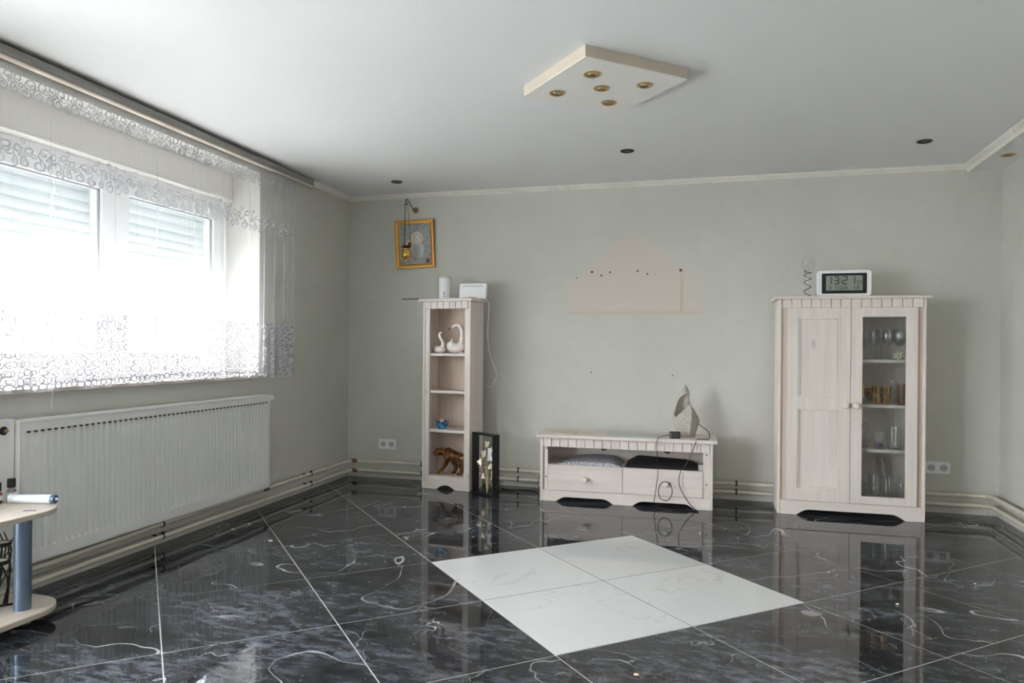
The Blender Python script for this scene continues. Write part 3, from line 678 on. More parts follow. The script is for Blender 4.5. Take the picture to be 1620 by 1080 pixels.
# ------------------------------------------------------------------ low media unit
TV_RZ = math.radians(1.6)
tv = thing('media_unit', 'low whitewashed pine media unit with two drawers and open slot', 'cabinet', (1.716, -.470, 0), TV_RZ)
def TVP(x, y, z): return Vector((1.716 + x*math.cos(TV_RZ) - y*math.sin(TV_RZ), -.470 + x*math.sin(TV_RZ) + y*math.cos(TV_RZ), z))
TW, TD = 1.150, .36
for x in (0, TW-.018): MB().box(x, x+.018, 0, TD, 0, .434).build('side_panel', MT['pinev'], tv, bevel=.003)
MB().box(-.026, TW+.026, -.026, TD+.002, .434, .458).build('top_board', MT['pineh'], tv, bevel=.005)
nb = 19
for i in range(nb):
    a = .019+(TW-.038)*i/nb; MB().box(a+.0020, a+(TW-.038)/nb-.0020, -.003, .012, .374, .4335).build('frieze_slat', MT['pinev'], tv, bevel=.0008)
for a, b in ((.032,.052), (TW-.062,TW-.019)):
    s = MB().box(a, b, .008, .026, .077, .3735).build('stile', MT['pinev'], tv, bevel=.002)
    for z in (.360,.165): MB().lathe([(0,.005),(.006,.005),(.006,.0079),(0,.0079)], ((a+b)/2,0,z), 10, 'y').build('screw_cap', MT['gplastic'], s)
MB().box(.019, .031, .020, .036, .077, .3735).build('filler_strip', MT['pineraw'], tv)
MB().box(.0185, TW-.0185, .028, TD-.010, .232, .250).build('shelf_board', MT['pineh'], tv)
bp = MB(); holes = [(.395,.340,.028), (.845,.338,.028)]
bp.box(.0185, TW-.0185, TD-.0095, TD-.004, .06, .434); bp.build('back_panel', MT['pineh'], tv)
for hx, hz, hr in holes:
    MB().lathe([(0,TD-.0112),(hr,TD-.0112),(hr,TD-.0096),(0,TD-.0096)], (hx,0,hz), 20, 'y').build('cable_hole', plain('hole_dark_brown', (.12,.06,.03), .8), tv)
for a, b, kx in ((.054, .5645, .313), (.5675, TW-.064, .848)):
    d = MB().box(a, b, .002, .020, .0785, .251).build('drawer', MT['pineh'], tv, bevel=.002)
    MB().lathe([(.011,.002),(.010,-.008),(.017,-.015),(.020,-.024),(.017,-.033),(0,-.037)], (kx,0,.163), 18, 'y').build('knob', MT['knob'], d, True)
pl = arch_board(.0185, TW-.0185, .0765, .112, .500, .034, 0, .018)
# two openings in the plinth: left board and right board meet in the middle
pl = arch_board(.0185, TW/2, .0765, .112, .502, .032, 0, .018); pl.build('plinth', MT['pineh'], tv, bevel=.001)
arch_board(TW/2, TW-.0185, .0765, .632, 1.036, .032, 0, .018).build('plinth', MT['pineh'], tv, bevel=.001)
# on and in the unit
def sheet(name, label, cat, x0, x1, y0, y1, z, th, mat, rz=0.0):
    c = TVP((x0+x1)/2, (y0+y1)/2, z)
    MB().box(-(x1-x0)/2, (x1-x0)/2, -(y1-y0)/2, (y1-y0)/2, 0, th).build(name, mat, None, label=label, cat=cat, loc=c, rz=TV_RZ+rz)
mg = NT('printed_leaflet'); v_ = mg.obj(); mg.set(Base_Color=mg.mix(mg.ramp(mg.noise(v_, 14, 3), [(.45,0.0),(.55,1.0)]), (.72,.66,.60), (.62,.42,.34)), Roughness=.4)
sheet('leaflet', 'pink printed leaflet on the left end of the media unit', 'paper', .03, .24, .03, .24, .4585, .003, mg.m)
sheet('paper_strip', 'tan paper strip beside the leaflet on the media unit', 'paper', .26, .36, .12, .20, .4585, .0015, plain('tan_paper', (.68,.55,.40), .6))
sheet('plastic_sheet', 'thin grey-green sheet lying in the middle of the media unit', 'sheet', .44, .80, .03, .24, .4585, .002, plain('grey_sheet', (.50,.54,.50), .35))
def mat_fold(name, label, x0, x1, mat, hmax, zf):
    m = MB(); nx, ny = 26, 8; vs = []
    for j in range(ny+1):
        for i in range(nx+1):
            u, v = i/nx, j/ny; e = min(1, 6*u+.15, 6*(1-u)+.2)
            vs.append((x0+(x1-x0)*u, .034+.27*v, .2515+e*(hmax*(.55+.45*v)*zf(u))))
    k = len(vs); vs += [(p[0], p[1], .2508) for p in vs]; w_ = nx+1
    fs = [(j*w_+i, j*w_+i+1, (j+1)*w_+i+1, (j+1)*w_+i) for j in range(ny) for i in range(nx)]; fs += [tuple(k+q for q in reversed(f)) for f in fs]
    for i in range(nx): fs += [(i, k+i, k+i+1, i+1), (ny*w_+i+1, k+ny*w_+i+1, k+ny*w_+i, ny*w_+i)]
    for j in range(ny): fs += [((j+1)*w_, k+(j+1)*w_, k+j*w_, j*w_), (j*w_+nx, k+j*w_+nx, k+(j+1)*w_+nx, (j+1)*w_+nx)]
    m.add(vs, fs); m.build(name, mat, None, True, label=label, cat='mat', loc=(1.716,-.470,0), rz=TV_RZ)
gm = NT('grey_fleck_fabric'); v_ = gm.obj(); n_ = gm.noise(v_, 130, 3, .7); gm.set(Base_Color=gm.mix(gm.ramp(n_, [(.4,0.0),(.62,1.0)]), (.24,.25,.29), (.74,.75,.80)), Roughness=.8); gm.bump(n_, .6, .004)
mat_fold('grey_mat', 'folded grey flecked mat in the left half of the open slot', .12, .545, gm.m, .034, lambda u: .45+.75*math.sin(u*2.6))
mat_fold('black_mat', 'folded black mat in the right half of the open slot', .575, 1.055, plain('black_fabric', (.012,.011,.012), .9, var=.3, scale=90), .040, lambda u: 1.25-.55*u)
MB().box(-.02,.02,-.05,.05,0,.035).build('small_box', plain('pale_grey_card', (.55,.56,.58), .6), None, label='pale grey card box at the right end of the open slot', cat='box', loc=TVP(1.078,.11,.2505), rz=TV_RZ)

# stone sculpture lamp
sl = thing('sculpture_lamp', 'flame-shaped stone-effect sculpture lamp with scooped opening on the media unit', 'lamp', TVP(.978, .155, .459), TV_RZ)
U = .000446; CX = 360
def su(x): return (x-CX)*U
lefts = [(0,270),(40,215),(120,182),(215,160),(300,150),(330,156),(445,190),(545,222),(600,245),(660,272),(725,300),(765,322),(790,338)]
rights = [(0,480),(100,512),(215,548),(275,545),(330,520),(400,478),(495,418),(560,404),(660,400),(700,392),(740,372),(765,357),(790,342)]
ridge = [(0,400),(200,425),(390,438),(495,415),(600,360),(700,340),(790,340)]
def itp(tb, q):
    for i in range(len(tb)-1):
        if tb[i][0] <= q <= tb[i+1][0]:
            a = (q-tb[i][0])/(tb[i+1][0]-tb[i][0]); return tb[i][1]*(1-a)+tb[i+1][1]*a
    return tb[-1][1]
hole = [(392,250),(330,252),(270,292),(230,345),(198,450),(178,560),(192,606),(240,560),(320,480),(396,410),(394,330)]
def inpoly(x, y, P):
    c = False
    for i in range(len(P)):
        a, b = P[i], P[i-1]
        if (a[1] > y) != (b[1] > y) and x < (b[0]-a[0])*(y-a[1])/(b[1]-a[1])+a[0]: c = not c
    return c
NR, NA = 110, 120; vs = []
for i in range(NR+1):
    q = 790*i/NR; l, r, g = itp(lefts,q), itp(rights,q), itp(ridge,q); hw = (r-l)/2; dp = hw*.78
    for k in range(NA):
        a = 2*math.pi*k/NA; ex = 1.7
        cxn, syn = math.cos(a), math.sin(a)
        xx = math.copysign(abs(cxn)**ex, cxn); yy = math.copysign(abs(syn)**ex, syn)
        mid = (l+r)/2; ctr = g if syn < 0 else mid
        x = ctr + (r-ctr if xx > 0 else ctr-l)*xx
        vs.append((su(x), dp*U*yy, q*U))
fs = []
for i in range(NR):
    for k in range(NA):
        f = (i*NA+k, i*NA+(k+1) % NA, (i+1)*NA+(k+1) % NA, (i+1)*NA+k)
        cx_ = sum(vs[j][0] for j in f)/4/U+CX; cz_ = 895-sum(vs[j][2] for j in f)/4/U; cy_ = sum(vs[j][1] for j in f)/4
        if cy_ < .0 and inpoly(cx_, cz_, hole): continue
        fs.append(f)
fs.append(tuple(range(NA-1,-1,-1)))
m = MB().add(vs, fs)
st_ = NT('stone_effect'); v_ = st_.obj(); n_ = st_.noise(v_, 130, 4, .7); st_.set(Base_Color=st_.mix(st_.ramp(n_, [(.35,0.0),(.65,1.0)]), (.30,.27,.235), (.56,.53,.48)), Roughness=.85); st_.bump(n_, .6, .002)
o = m.build('shell', st_.m, sl, True); sd = o.modifiers.new('thick', 'SOLIDIFY'); sd.thickness = .011; sd.offset = -1
MB().ell((-.03,-.002,.125),(.022,.022,.026),14,10).build('bulb', plain('opal_bulb', (.80,.80,.78), .25), sl, True)
MB().lathe([(.0135,.0),(.0135,.105),(.009,.107)], (-.03,0,.0112), 14).build('bulb_socket', MT['wplastic'], sl)
cb = TVP
t = thing('power_adapter', 'black power adapter box in front of the sculpture lamp', 'adapter', TVP(.905,.045,.4585), TV_RZ+.15)
MB().box(-.034,.034,-.022,.022,0,.044).build('body', MT['bplastic'], t, bevel=.005)
for k in range(4): MB().box(-.028+k*.014,-.024+k*.014,-.0225,-.0215,.008,.036).build('vent_rib', MT['gplastic'], t)
attach(MB().tube(spline([TVP(.87,.045,.478), TVP(.825,.02,.472), TVP(.795,-.03,.455), TVP(.792,-.034,.40), TVP(.797,-.030,.30), TVP(.800,-.034,.22), TVP(.792,-.036,.16), TVP(.782,-.034,.08), TVP(.778,-.036,.045), TVP(.80,-.045,.012), TVP(.90,-.06,.004), TVP(1.0,-.05,.0045), TVP(1.06,-.045,.0045), TVP(1.03,-.07,.0045), TVP(.96,-.07,.0045), TVP(.90,-.05,.0045)], 8), .0024, 6).build('cable', MT['bplastic'], None, True), t)
loop = [TVP(.848+.045*math.sin(a)+.0, -.036-.003*math.sin(a*.5), .118+.062*math.cos(a)) for a in [2*math.pi*i/26*1.08-.1 for i in range(27)]]
attach(MB().tube(loop, .0027, 6).build('cable_loop', MT['bplastic'], None, True), t)
attach(MB().tube(spline([TVP(1.043,.175,.56), TVP(1.08,.14,.53), TVP(1.12,.10,.505), TVP(1.128,.06,.475), TVP(1.12,.03,.4615), TVP(1.09,.02,.4625), TVP(1.05,-.012,.462), TVP(1.035,-.032,.43), TVP(1.01,-.032,.36), TVP(.975,-.030,.29), TVP(.945,-.03,.25), TVP(.935,-.03,.18), TVP(.955,-.03,.12), TVP(1.0,-.03,.05), TVP(1.045,-.04,.008), TVP(1.06,-.06,.0045), TVP(1.05,-.09,.0045)], 7), .0028, 6).build('cord', MT['bplastic'], None, True), sl)
# cable and plug on the floor left of the unit
MB().tube(spline([(1.335,-.12,.012), (1.345,-.15,.004), (1.42,-.19,.004), (1.50,-.16,.004), (1.58,-.17,.004), (1.64,-.20,.012)], 7), .003, 6).build('floor_cable', MT['bplastic'], None, True, label='black cable lying on the floor between the shelf and the media unit', cat='cable')
t = thing('power_plug', 'black plug with curled cable on the floor at the left of the media unit', 'plug', (1.672, -.20, 0))
MB().lathe([(.012,0),(.018,.004),(.018,.03),(.010,.042),(0,.043)], seg=14).build('body', MT['bplastic'], t, True)
MB().tube(spline([(0,0,.04), (-.03,.02,.03), (-.045,.03,.06), (-.03,.04,.11), (.015,.06,.125)], 7), .0028, 6).build('cord', MT['bplastic'], t, True)

# ------------------------------------------------------------------ glass-door cabinet
CB_RZ = math.radians(1.0)
cbx, cby = 3.265, -.384
cab = thing('display_cabinet', 'whitewashed pine cabinet with one panelled door and one glass door', 'cabinet', (cbx, cby, 0), CB_RZ)
def CP(x, y, z): return Vector((cbx + x*math.cos(CB_RZ) - y*math.sin(CB_RZ), cby + x*math.sin(CB_RZ) + y*math.cos(CB_RZ), z))
CW, CDp = .856, .282
for x in (0, CW-.018): MB().box(x, x+.018, 0, CDp, 0, 1.376).build('side_panel', MT['pinev'], cab, bevel=.004)
MB().box(-.028, CW+.026, -.022, CDp+.004, 1.376, 1.394).build('top_board', MT['pineh'], cab, bevel=.004)
nb = 14
for i in range(nb):
    a = .019+(CW-.038)*i/nb; MB().box(a+.0020, a+(CW-.038)/nb-.0020, -.003, .012, 1.322, 1.3755).build('frieze_slat', MT['pinev'], cab, bevel=.0008)
for a, b in ((.0185,.049), (CW-.049,CW-.0185)): MB().box(a, b, .014, .032, .093, 1.3215).build('stile', MT['pineraw'], cab)
MB().box(.0185, CW-.0185, CDp-.010, CDp-.003, .07, 1.376).build('back_panel', MT['pinev'], cab)
MB().box(.0185, CW-.0185, .024, CDp-.011, .076, .0925).build('bottom_board', MT['pined'], cab)
MB().box(.418, .436, .036, CDp-.011, .093, 1.30).build('partition', MT['pinev'], cab)
for z in (.995, .712, .432): MB().box(.437, CW-.0190, .040, CDp-.011, z-.019, z).build('shelf_board', MT['pined'], cab)
arch_board(.0185, CW-.0185, .0915, .115, .745, .036, 0, .018).build('plinth', MT['pineh'], cab, bevel=.002)
def door_l():
    x0, x1, z0, z1 = .050, .4255, .0945, 1.3205; px0, px1 = .118, .366
    d = MB().box(x0, px0, -.006, .014, z0, z1); d.box(px1, x1, -.006, .014, z0, z1)
    for a, b in ((z0,.172), (.678,.752), (1.258,z1)): d.box(px0, px1, -.006, .014, a, b)
    o = d.build('door', MT['pinev'], cab, label='panelled pine door')
    for a, b in ((.172,.678), (.752,1.258)):
        MB().box(px0, px1, .006, .012, a, b).build('door_panel', MT['pinev'], o)
        m = MB(); w = .012
        for (A, B, C, D) in ((px0,px0+w,a,b), (px1-w,px1,a,b), (px0+w,px1-w,a,a+w), (px0+w,px1-w,b-w,b)): m.box(A, B, -.0015, .006, C, D)
        m.build('moulding', MT['pinev'], o, bevel=.003)
    MB().lathe([(.011,-.006),(.010,-.014),(.018,-.021),(.0205,-.029),(.017,-.038),(0,-.042)], (.397,0,.707), 18, 'y').build('knob', MT['knob'], o, True)
def door_r():
    x0, x1, z0, z1 = .4285, .806, .0945, 1.3205; gx0, gx1, gz0, gz1 = .494, .742, .142, 1.262
    d = MB().box(x0, gx0, -.006, .014, z0, z1); d.box(gx1, x1, -.006, .014, z0, z1); d.box(gx0, gx1, -.006, .014, z0, gz0); d.box(gx0, gx1, -.006, .014, gz1, z1)
    o = d.build('door', MT['pinev'], cab, label='glazed pine door')
    MB().box(gx0, gx1, .002, .005, gz0, gz1).build('pane', MT['cglass'], o)
    MB().lathe([(.011,-.006),(.010,-.014),(.018,-.021),(.0205,-.029),(.017,-.038),(0,-.042)], (.456,0,.707), 18, 'y').build('knob', MT['knob'], o, True)
door_l(); door_r()
# --- on the cabinet
ck = thing('digital_clock', 'white digital clock with grey display standing on the cabinet', 'clock', CP(.398,.085,1.3945), CB_RZ-.05)
b_ = MB().prism(rrect(-.160,.160,0,.170,.022,6), 'y', -.018, .022).build('case', MT['wplastic'], ck, bevel=.005)
MB().prism(rrect(-.132,.132,.020,.150,.008), 'y', -.0195, -.017).build('bezel', MT['bplastic'], ck)
MB().box(-.107,.107,-.0205,-.0190,.040,.134).build('display', plain('lcd_grey', (.27,.30,.26), .35, var=.03), ck)
ink = plain('lcd_ink', (.015,.018,.016), .4)
SEG = {'0':'abcdef','1':'bc','2':'abged','3':'abgcd','5':'afgcd','8':'abcdefg','S':'afgcd','U':'fbcde','N':'febc'}
def digit(mb, ch, x, z, w, h, t_):
    y0, y1 = -.0214, -.0204; hh = h/2; e = t_*.5
    for s in SEG[ch]:
        {'a': lambda: mb.box(x+e, x+w-e, y0, y1, z+h-t_, z+h), 'g': lambda: mb.box(x+e, x+w-e, y0, y1, z+hh-t_/2, z+hh+t_/2), 'd': lambda: mb.box(x+e, x+w-e, y0, y1, z, z+t_),
         'b': lambda: mb.box(x+w-t_, x+w, y0, y1, z+hh+e*.5, z+h-e), 'c': lambda: mb.box(x+w-t_, x+w, y0, y1, z+e, z+hh-e*.5),
         'f': lambda: mb.box(x, x+t_, y0, y1, z+hh+e*.5, z+h-e), 'e': lambda: mb.box(x, x+t_, y0, y1, z+e, z+hh-e*.5)}[s]()
    if ch == 'N': mb.prism([(x,z+h),(x+t_,z+h),(x+w,z),(x+w-t_,z)], 'y', y0, y1)
m = MB()
digit(m,'1',-.103,.078,.030,.052,.006); digit(m,'3',-.060,.078,.030,.052,.006); digit(m,'2',-.012,.078,.032,.052,.006); digit(m,'1',.030,.078,.034,.052,.006)
m.box(-.0235,-.0185,-.0214,-.0204,.090,.096); m.box(-.0235,-.0185,-.0214,-.0204,.111,.117)
m.build('time_digits', ink, ck)
m = MB(); digit(m,'3',.071,.078,.013,.024,.0025); digit(m,'3',.088,.078,.013,.024,.0025); m.build('seconds_digits', ink, ck)
m = MB(); digit(m,'8',-.088,.046,.013,.022,.0026); digit(m,'5',-.050,.046,.013,.022,.0026); digit(m,'S',-.030,.046,.013,.022,.0026); digit(m,'U',-.013,.046,.013,.022,.0026); digit(m,'N',.005,.046,.014,.022,.0026); digit(m,'5',.058,.046,.013,.022,.0026); digit(m,'8',.076,.046,.013,.022,.0026)
m.build('date_digits', ink, ck)
MB().box(-.10,.10,.0,.045,.0,.006).build('foot', MT['wplastic'], ck)
bl_ = thing('bulb_ornament', 'clear glass bulb ornament with dark spiral wire beside the clock', 'ornament', CP(.182,.085,1.3945), CB_RZ)
MB().shell([(.022,0),(.020,.01),(.0165,.03),(.016,.12),(.019,.155),(.034,.185),(.044,.215),(.042,.240),(.028,.262),(.006,.271),(.0005,.2715)], seg=22).build('glass_body', MT['glass'], bl_, True)
MB().tube([(.022*math.cos(a*1.0)*(1 if z > .1 else .95), .022*math.sin(a), z) for a, z in [(i*.33, .003+.165*(1-(1-i/70)**1.6)) for i in range(71)]], .0022, 6).build('spiral_wire', MT['iron'], bl_, True)
# --- glasses inside
def wine(x, y, z, s=1.0, lab='', grp='glasses in the cabinet'):
    t = thing('wine_glass', lab, 'glass', CP(x,y,z), CB_RZ, grp)
    MB().shell([(.0325*s,0),(.0325*s,.002),(.006,.006),(.0042,.012),(.0042,.085*s)], seg=20).build('foot_and_stem', MT['glass'], t, True)
    MB().shell([(.0042,.085*s),(.018*s,.092*s),(.032*s,.115*s),(.036*s,.145*s),(.031*s,.192*s),(.0302*s,.192*s),(.035*s,.145*s),(.031*s,.116*s),(.015*s,.094*s),(.0005,.091*s)], seg=20).build('bowl', MT['glass'], t, True)
for x, y, s, l in ((.512,.085,.96,'leftmost wine glass on the top shelf behind the cabinet glass'), (.585,.10,1.0,'second wine glass from the left on the top cabinet shelf'), (.660,.095,1.0,'third wine glass from the left on the top cabinet shelf'), (.735,.11,1.0,'rightmost front wine glass on the top cabinet shelf, above the flower'), (.548,.205,.95,'wine glass at the back left of the top cabinet shelf'), (.648,.21,1.1,'tall wine glass at the back middle of the top cabinet shelf'), (.745,.21,1.02,'wine glass at the back right of the top cabinet shelf')):
    wine(x, y, .9955, s, l)
t = thing('artificial_flower', 'pale yellow artificial flower on the top cabinet shelf', 'flower', CP(.716,.062,.9955), CB_RZ)
pf = plain('petal_cream', (.74,.74,.52), .6)
for k in range(7):
    a = k*.898; c, s = math.cos(a), math.sin(a)
    MB().ell((.016*c, -.004, .026+.016*s), (.015,.004,.007), 10, 6, Matrix.Rotation(-a, 3, 'Y')).build('petal', pf, t, True)
MB().ell((0,-.008,.026),(.006,.005,.006),10,6).build('flower_centre', plain('pollen_yellow', (.62,.50,.12), .7), t, True)
MB().ell((.018,.002,.009),(.010,.008,.009),10,6).build('berry', plain('berry_red', (.35,.03,.03), .4), t, True)
def cup(x, y, z, lab, r=.029, h=.058):
    t = thing('gold_cup', lab, 'cup', CP(x,y,z), CB_RZ, 'gold cups in the cabinet')
    MB().lathe([(r*.92,0),(r,.004),(r,h-.006),(r*1.04,h-.004),(r*1.04,h),(r*.9,h),(r*.88,.01),(0,.008)], seg=24).build('body', MT['ggold'], t, True)
    for q in (.012, h-.014): MB().lathe([(r*1.0,q-.002),(r*1.045,q-.001),(r*1.045,q+.001),(r*1.0,q+.002)], seg=24).build('band', plain('dark_gold', (.22,.11,.02), .3, .9), t, True)
for x, w in ((.590,'left'), (.651,'right')):
    cup(x, .085, .7125, 'lower patterned gold cup of the %s stack on the second cabinet shelf' % w); cup(x, .085, .771, 'upper patterned gold cup of the %s stack on the second cabinet shelf' % w)
cup(.566, .155, .7125, 'gold cup standing behind the stacks in the cabinet', h=.10)
t = thing('blue_jar', 'small blue-grey jar at the left of the second cabinet shelf', 'jar', CP(.512,.085,.7125), CB_RZ)
MB().lathe([(.020,0),(.029,.008),(.031,.024),(.024,.040),(0,.040)], seg=20).build('body', plain('blue_grey_glaze', (.10,.14,.20), .2), t, True); MB().lathe([(.0245,.038),(.0245,.041),(.0,.041)], seg=20).build('lid', MT['gplastic'], t)
cup(.508, .085, .754, 'gold cup standing on the small blue jar in the cabinet', .021, .075)
def tumbler(x, y, z, r, h, lab, mat=None, stripe=None):
    t = thing('glass_tumbler', lab, 'glass', CP(x,y,z), CB_RZ, 'glasses in the cabinet')
    MB().shell([(.0005,.004),(r*.86,.004),(r*.98,h),(r,h),(r*.9,0),(.0005,0)], seg=22).build('wall', mat or MT['glass'], t, True)
    MB().lathe([(0,.0045),(r*.84,.0045),(r*.84,.009),(0,.009)], seg=22).build('base', MT['glass'], t)
    if stripe: MB().shell([(r*.95,h*.82),(r*.985,h*.83),(r*.995,h*.94),(r*.96,h*.94)], seg=22).build('band', stripe, t, True)
amb = glass('amber_glass', (.80,.66,.48), .01, 1.6)
tumbler(.738, .085, .7125, .024, .135, 'slim tall amber-tinted glass at the right of the second shelf', amb)
tumbler(.708, .165, .7125, .022, .150, 'slim tall clear glass behind the amber one on the second shelf')
tumbler(.612, .080, .4325, .031, .105, 'tumbler with purple flower base on the third cabinet shelf')
m = MB()
vt = thing('glass_flower', 'small purple glass flower inside the tumbler on the third shelf', 'ornament', CP(.612,.080,.4425), CB_RZ)
for k in range(6):
    a = k*1.047; MB().ell((.011*math.cos(a),.011*math.sin(a),.014),(.010,.007,.012),8,6).build('petal', plain('violet_glass', (.05,.04,.14), .15), vt, True)
tumbler(.700, .10, .4325, .045, .135, 'wide clear glass jar on the right of the third cabinet shelf')
t = thing('wire_basket', 'thin wire handled glass basket at the left of the third cabinet shelf', 'basket', CP(.518,.13,.4325), CB_RZ)
MB().tube(spline([(-.048,0,.05),(-.02,0,.10),(.02,0,.150),(.036,0,.145),(.034,0,.10),(.014,0,.03)],8), .0018, 6).build('handle', MT['gplastic'], t, True)
MB().shell([(.0005,.004),(.035,.004),(.050,.055),(.052,.055),(.037,0),(.0005,0)], seg=20).build('bowl', MT['glass'], t, True)
for x, y, r, h, l in ((.526,.085,.026,.125,'leftmost clear tumbler on the cabinet floor'), (.556,.19,.024,.19,'tall clear glass at the back left of the cabinet floor'), (.594,.09,.034,.175,'clear cylinder vase in the middle of the cabinet floor'), (.665,.09,.034,.172,'clear cylinder vase right of the middle of the cabinet floor'), (.732,.09,.030,.125,'clear tumbler at the right of the cabinet floor'), (.725,.20,.034,.15,'clear tumbler at the back right of the cabinet floor')):
    tumbler(x, y, .093, r, h, l)
t = thing('white_bird_figurine', 'small white bird figurine between the vases on the cabinet floor', 'figurine', CP(.655,.215,.093), CB_RZ)
m = MB(); m.ell((0,0,.20),(.020,.02,.05)); m.ell((-.006,-.003,.255),(.016,.015,.017)); m.tube([(-.018,-.004,.255),(-.03,-.005,.250)], [.006,.002], 8); m.tube([(.008,0,.17),(.025,.01,.11)], [.016,.006], 8); m.lathe([(.022,0),(.022,.01),(.012,.03),(.012,.16)], seg=14)
link('body', remesh(m, .004, 4), porc, t, True)

# ------------------------------------------------------------------ icon picture and hanging oil lamp
ic = thing('framed_icon', 'silver embossed icon in a gold frame hanging on the back wall', 'picture', (.570, -.004, 1.866))
ic.rotation_euler = (math.radians(3.0), math.radians(-1.6), 0)
IW, IH = .165, .190
def ringframe(mb, W0, H0, prof):
    # prof: list of (inset, y)
    rows = [[(-W0+i, y, -H0+i), (W0-i, y, -H0+i), (W0-i, y, H0-i), (-W0+i, y, H0-i)] for i, y in prof]
    vs = [p for r in rows for p in r]; n = len(rows)
    mb.add(vs, [(a*4+k, a*4+(k+1) % 4, (a+1)*4+(k+1) % 4, (a+1)*4+k) for a in range(n-1) for k in range(4)]); return mb
ringframe(MB(), IW, IH, [(0,-.004),(0,-.022),(.006,-.030),(.014,-.030),(.020,-.024),(.026,-.022),(.030,-.016),(.034,-.014),(.034,-.006),(0,-.004)]).build('gold_frame', MT['gold'], ic)
sv = NT('embossed_silver'); v_ = sv.obj(); n_ = sv.noise(v_, 95, 5, .7, .8); sv.set(Base_Color=sv.mix(sv.ramp(n_, [(.35,0.0),(.65,1.0)]), (.17,.165,.19), (.66,.64,.66)), Roughness=.4, Metallic=.2)
sm_ = plain('smooth_silver', (.66,.65,.68), .35, .3, var=.15, scale=120, bump=.5); sv.bump(n_, .8, .004)
MB().box(-IW+.033, IW-.033, -.009, -.006, -IH+.033, IH-.033).build('silver_panel', sv.m, ic)
def halo(cx, cz, r, w):
    MB().shell([(r-w,-.0095),(r-w*.8,-.0125),(r-.002,-.0125),(r,-.0095)], (cx,0,cz), 28, 'y').build('gold_halo', plain('rose_gold', (.92,.70,.55), .4, .1), ic, True)
halo(.016, .045, .052, .020); halo(-.050, .002, .030, .012)
MB().ell((.016,-.010,.040),(.030,.003,.034),16,10).build('raised_shape', sm_, ic, True); MB().ell((.012,-.010,-.045),(.060,.003,.070),16,10).build('raised_shape', sm_, ic, True)
MB().ell((-.050,-.010,.0),(.015,.003,.016),12,8).build('raised_shape', plain('dull_bronze', (.20,.14,.10), .5, .4), ic, True); MB().ell((-.055,-.010,-.06),(.032,.003,.045),12,8).build('raised_shape', sm_, ic, True)
MB().box(.088,.118,-.0125,-.009,-.150,-.118).build('raised_shape', plain('dark_red_enamel', (.22,.03,.03), .4), ic)
for ins, col in ((-.0008,(.16,.07,.02)), (.0265,(.20,.09,.03))):
    ringframe(MB(), IW-ins, IH-ins, [(0,-.012),(0,-.0235),(.003,-.0235),(.003,-.012),(0,-.012)]).build('frame_shade_ring', plain('frame_shade_brown', col, .4), ic)  # thin brown rings paint the dark lines between the frame's highlights
MB().box(-IW+.030, IW-.030, -.0165, -.0145, -IH+.030, IH-.030).build('pane', MT['pane'], ic)
la = thing('hanging_oil_lamp', 'small brass oil lamp with red glass hanging by chains before the icon', 'lamp', (0,0,0))
m = MB(); m.lathe([(0,-.012),(.008,-.012),(.012,-.007),(.020,-.009),(.024,-.004),(.024,-.0005)], (.566,0,2.137), 20, 'y'); m.build('wall_rosette', plain('aged_bronze', (.34,.20,.10), .4, .6), la, True)
m = MB(); m.tube(spline([(.560,-.010,2.137),(.553,-.04,2.150),(.545,-.085,2.19),(.538,-.115,2.205),(.533,-.122,2.19),(.536,-.120,2.172),(.542,-.118,2.19)], 6), .0028, 6); m.build('bracket', MT['iron'], la, True)
m = MB(); m.lathe([(0,.010),(.007,.006),(.017,0),(.004,-.001)], (.537,-.12,2.160), 14); m.build('chain_cap', MT['iron'], la, True)
LX, LZ = .543, 1.772
for k in range(3):
    a = k*2.094+.5; m = MB(); m.tube([(.537+.013*math.cos(a),-.12+.013*math.sin(a),2.160), (LX+.034*math.cos(a),-.12+.034*math.sin(a),LZ+.062)], .0016, 5); m.build('chain', MT['iron'], la)
MB().lathe([(0,-.050),(.007,-.047),(.008,-.040),(.024,-.033),(.037,-.014),(.040,.006),(.036,.026),(.027,.040),(.030,.050),(0,.050)], (LX,-.12,LZ-.005), 22).build('brass_cup', MT['ggold'], la, True)
rg = glass('ruby_glass', (.35,.03,.06), .02, 1.8)
MB().lathe([(.022,0),(.030,.012),(.036,.026),(.033,.026),(.026,.010),(0,.008)], (LX,-.12,LZ+.042), 22).build('red_glass', plain('ruby', (.12,.01,.03), .1), la, True)
MB().lathe([(.035,.0),(.040,.003),(.040,.007),(.036,.008)], (LX,-.12,LZ+.058), 22).build('rim_crown', plain('dark_bronze', (.10,.03,.04), .35, .5), la, True)

# ------------------------------------------------------------------ ceiling lights
cp = thing('ceiling_light_panel', 'square white ceiling light board with five brass spots', 'ceiling light', (2.390, -2.115, H), math.radians(43))
MB().box(-.262,.262,-.262,.262,-.050,-.0460).build('face_board', plain('panel_cream_white', (.80,.78,.74), .7, var=.04, scale=60, bump=.2), cp)
edge = plain('panel_edge_shade_beige', (.60,.53,.44), .7, var=.08, scale=40)  # sides given a darker colour to stand in for shade
for k in range(4):
    MB().box(-.262,.244,-.262,-.244,-.0458,-.0005).build('edge_board', edge, cp, rz=k*math.pi/2)
def spot(parent, x, y, z, ring, r=.030, name='spotlight'):
    s = MB().shell([(r+.010,0),(r+.010,-.004),(r+.004,-.0065),(r-.002,-.004),(r-.002,.0),(r-.006,-.001),(r-.008,-.0045),(r-.011,-.0035)], (x,y,z), 28).build(name, ring, parent, True)
    MB().lathe([(0,-.0012),(r-.010,-.0016),(r-.010,-.0005),(0,-.0005)], (x,y,z), 20).build('lamp_face', MT['chrome'], s)
cR, sR = math.cos(math.radians(-43)), math.sin(math.radians(-43))
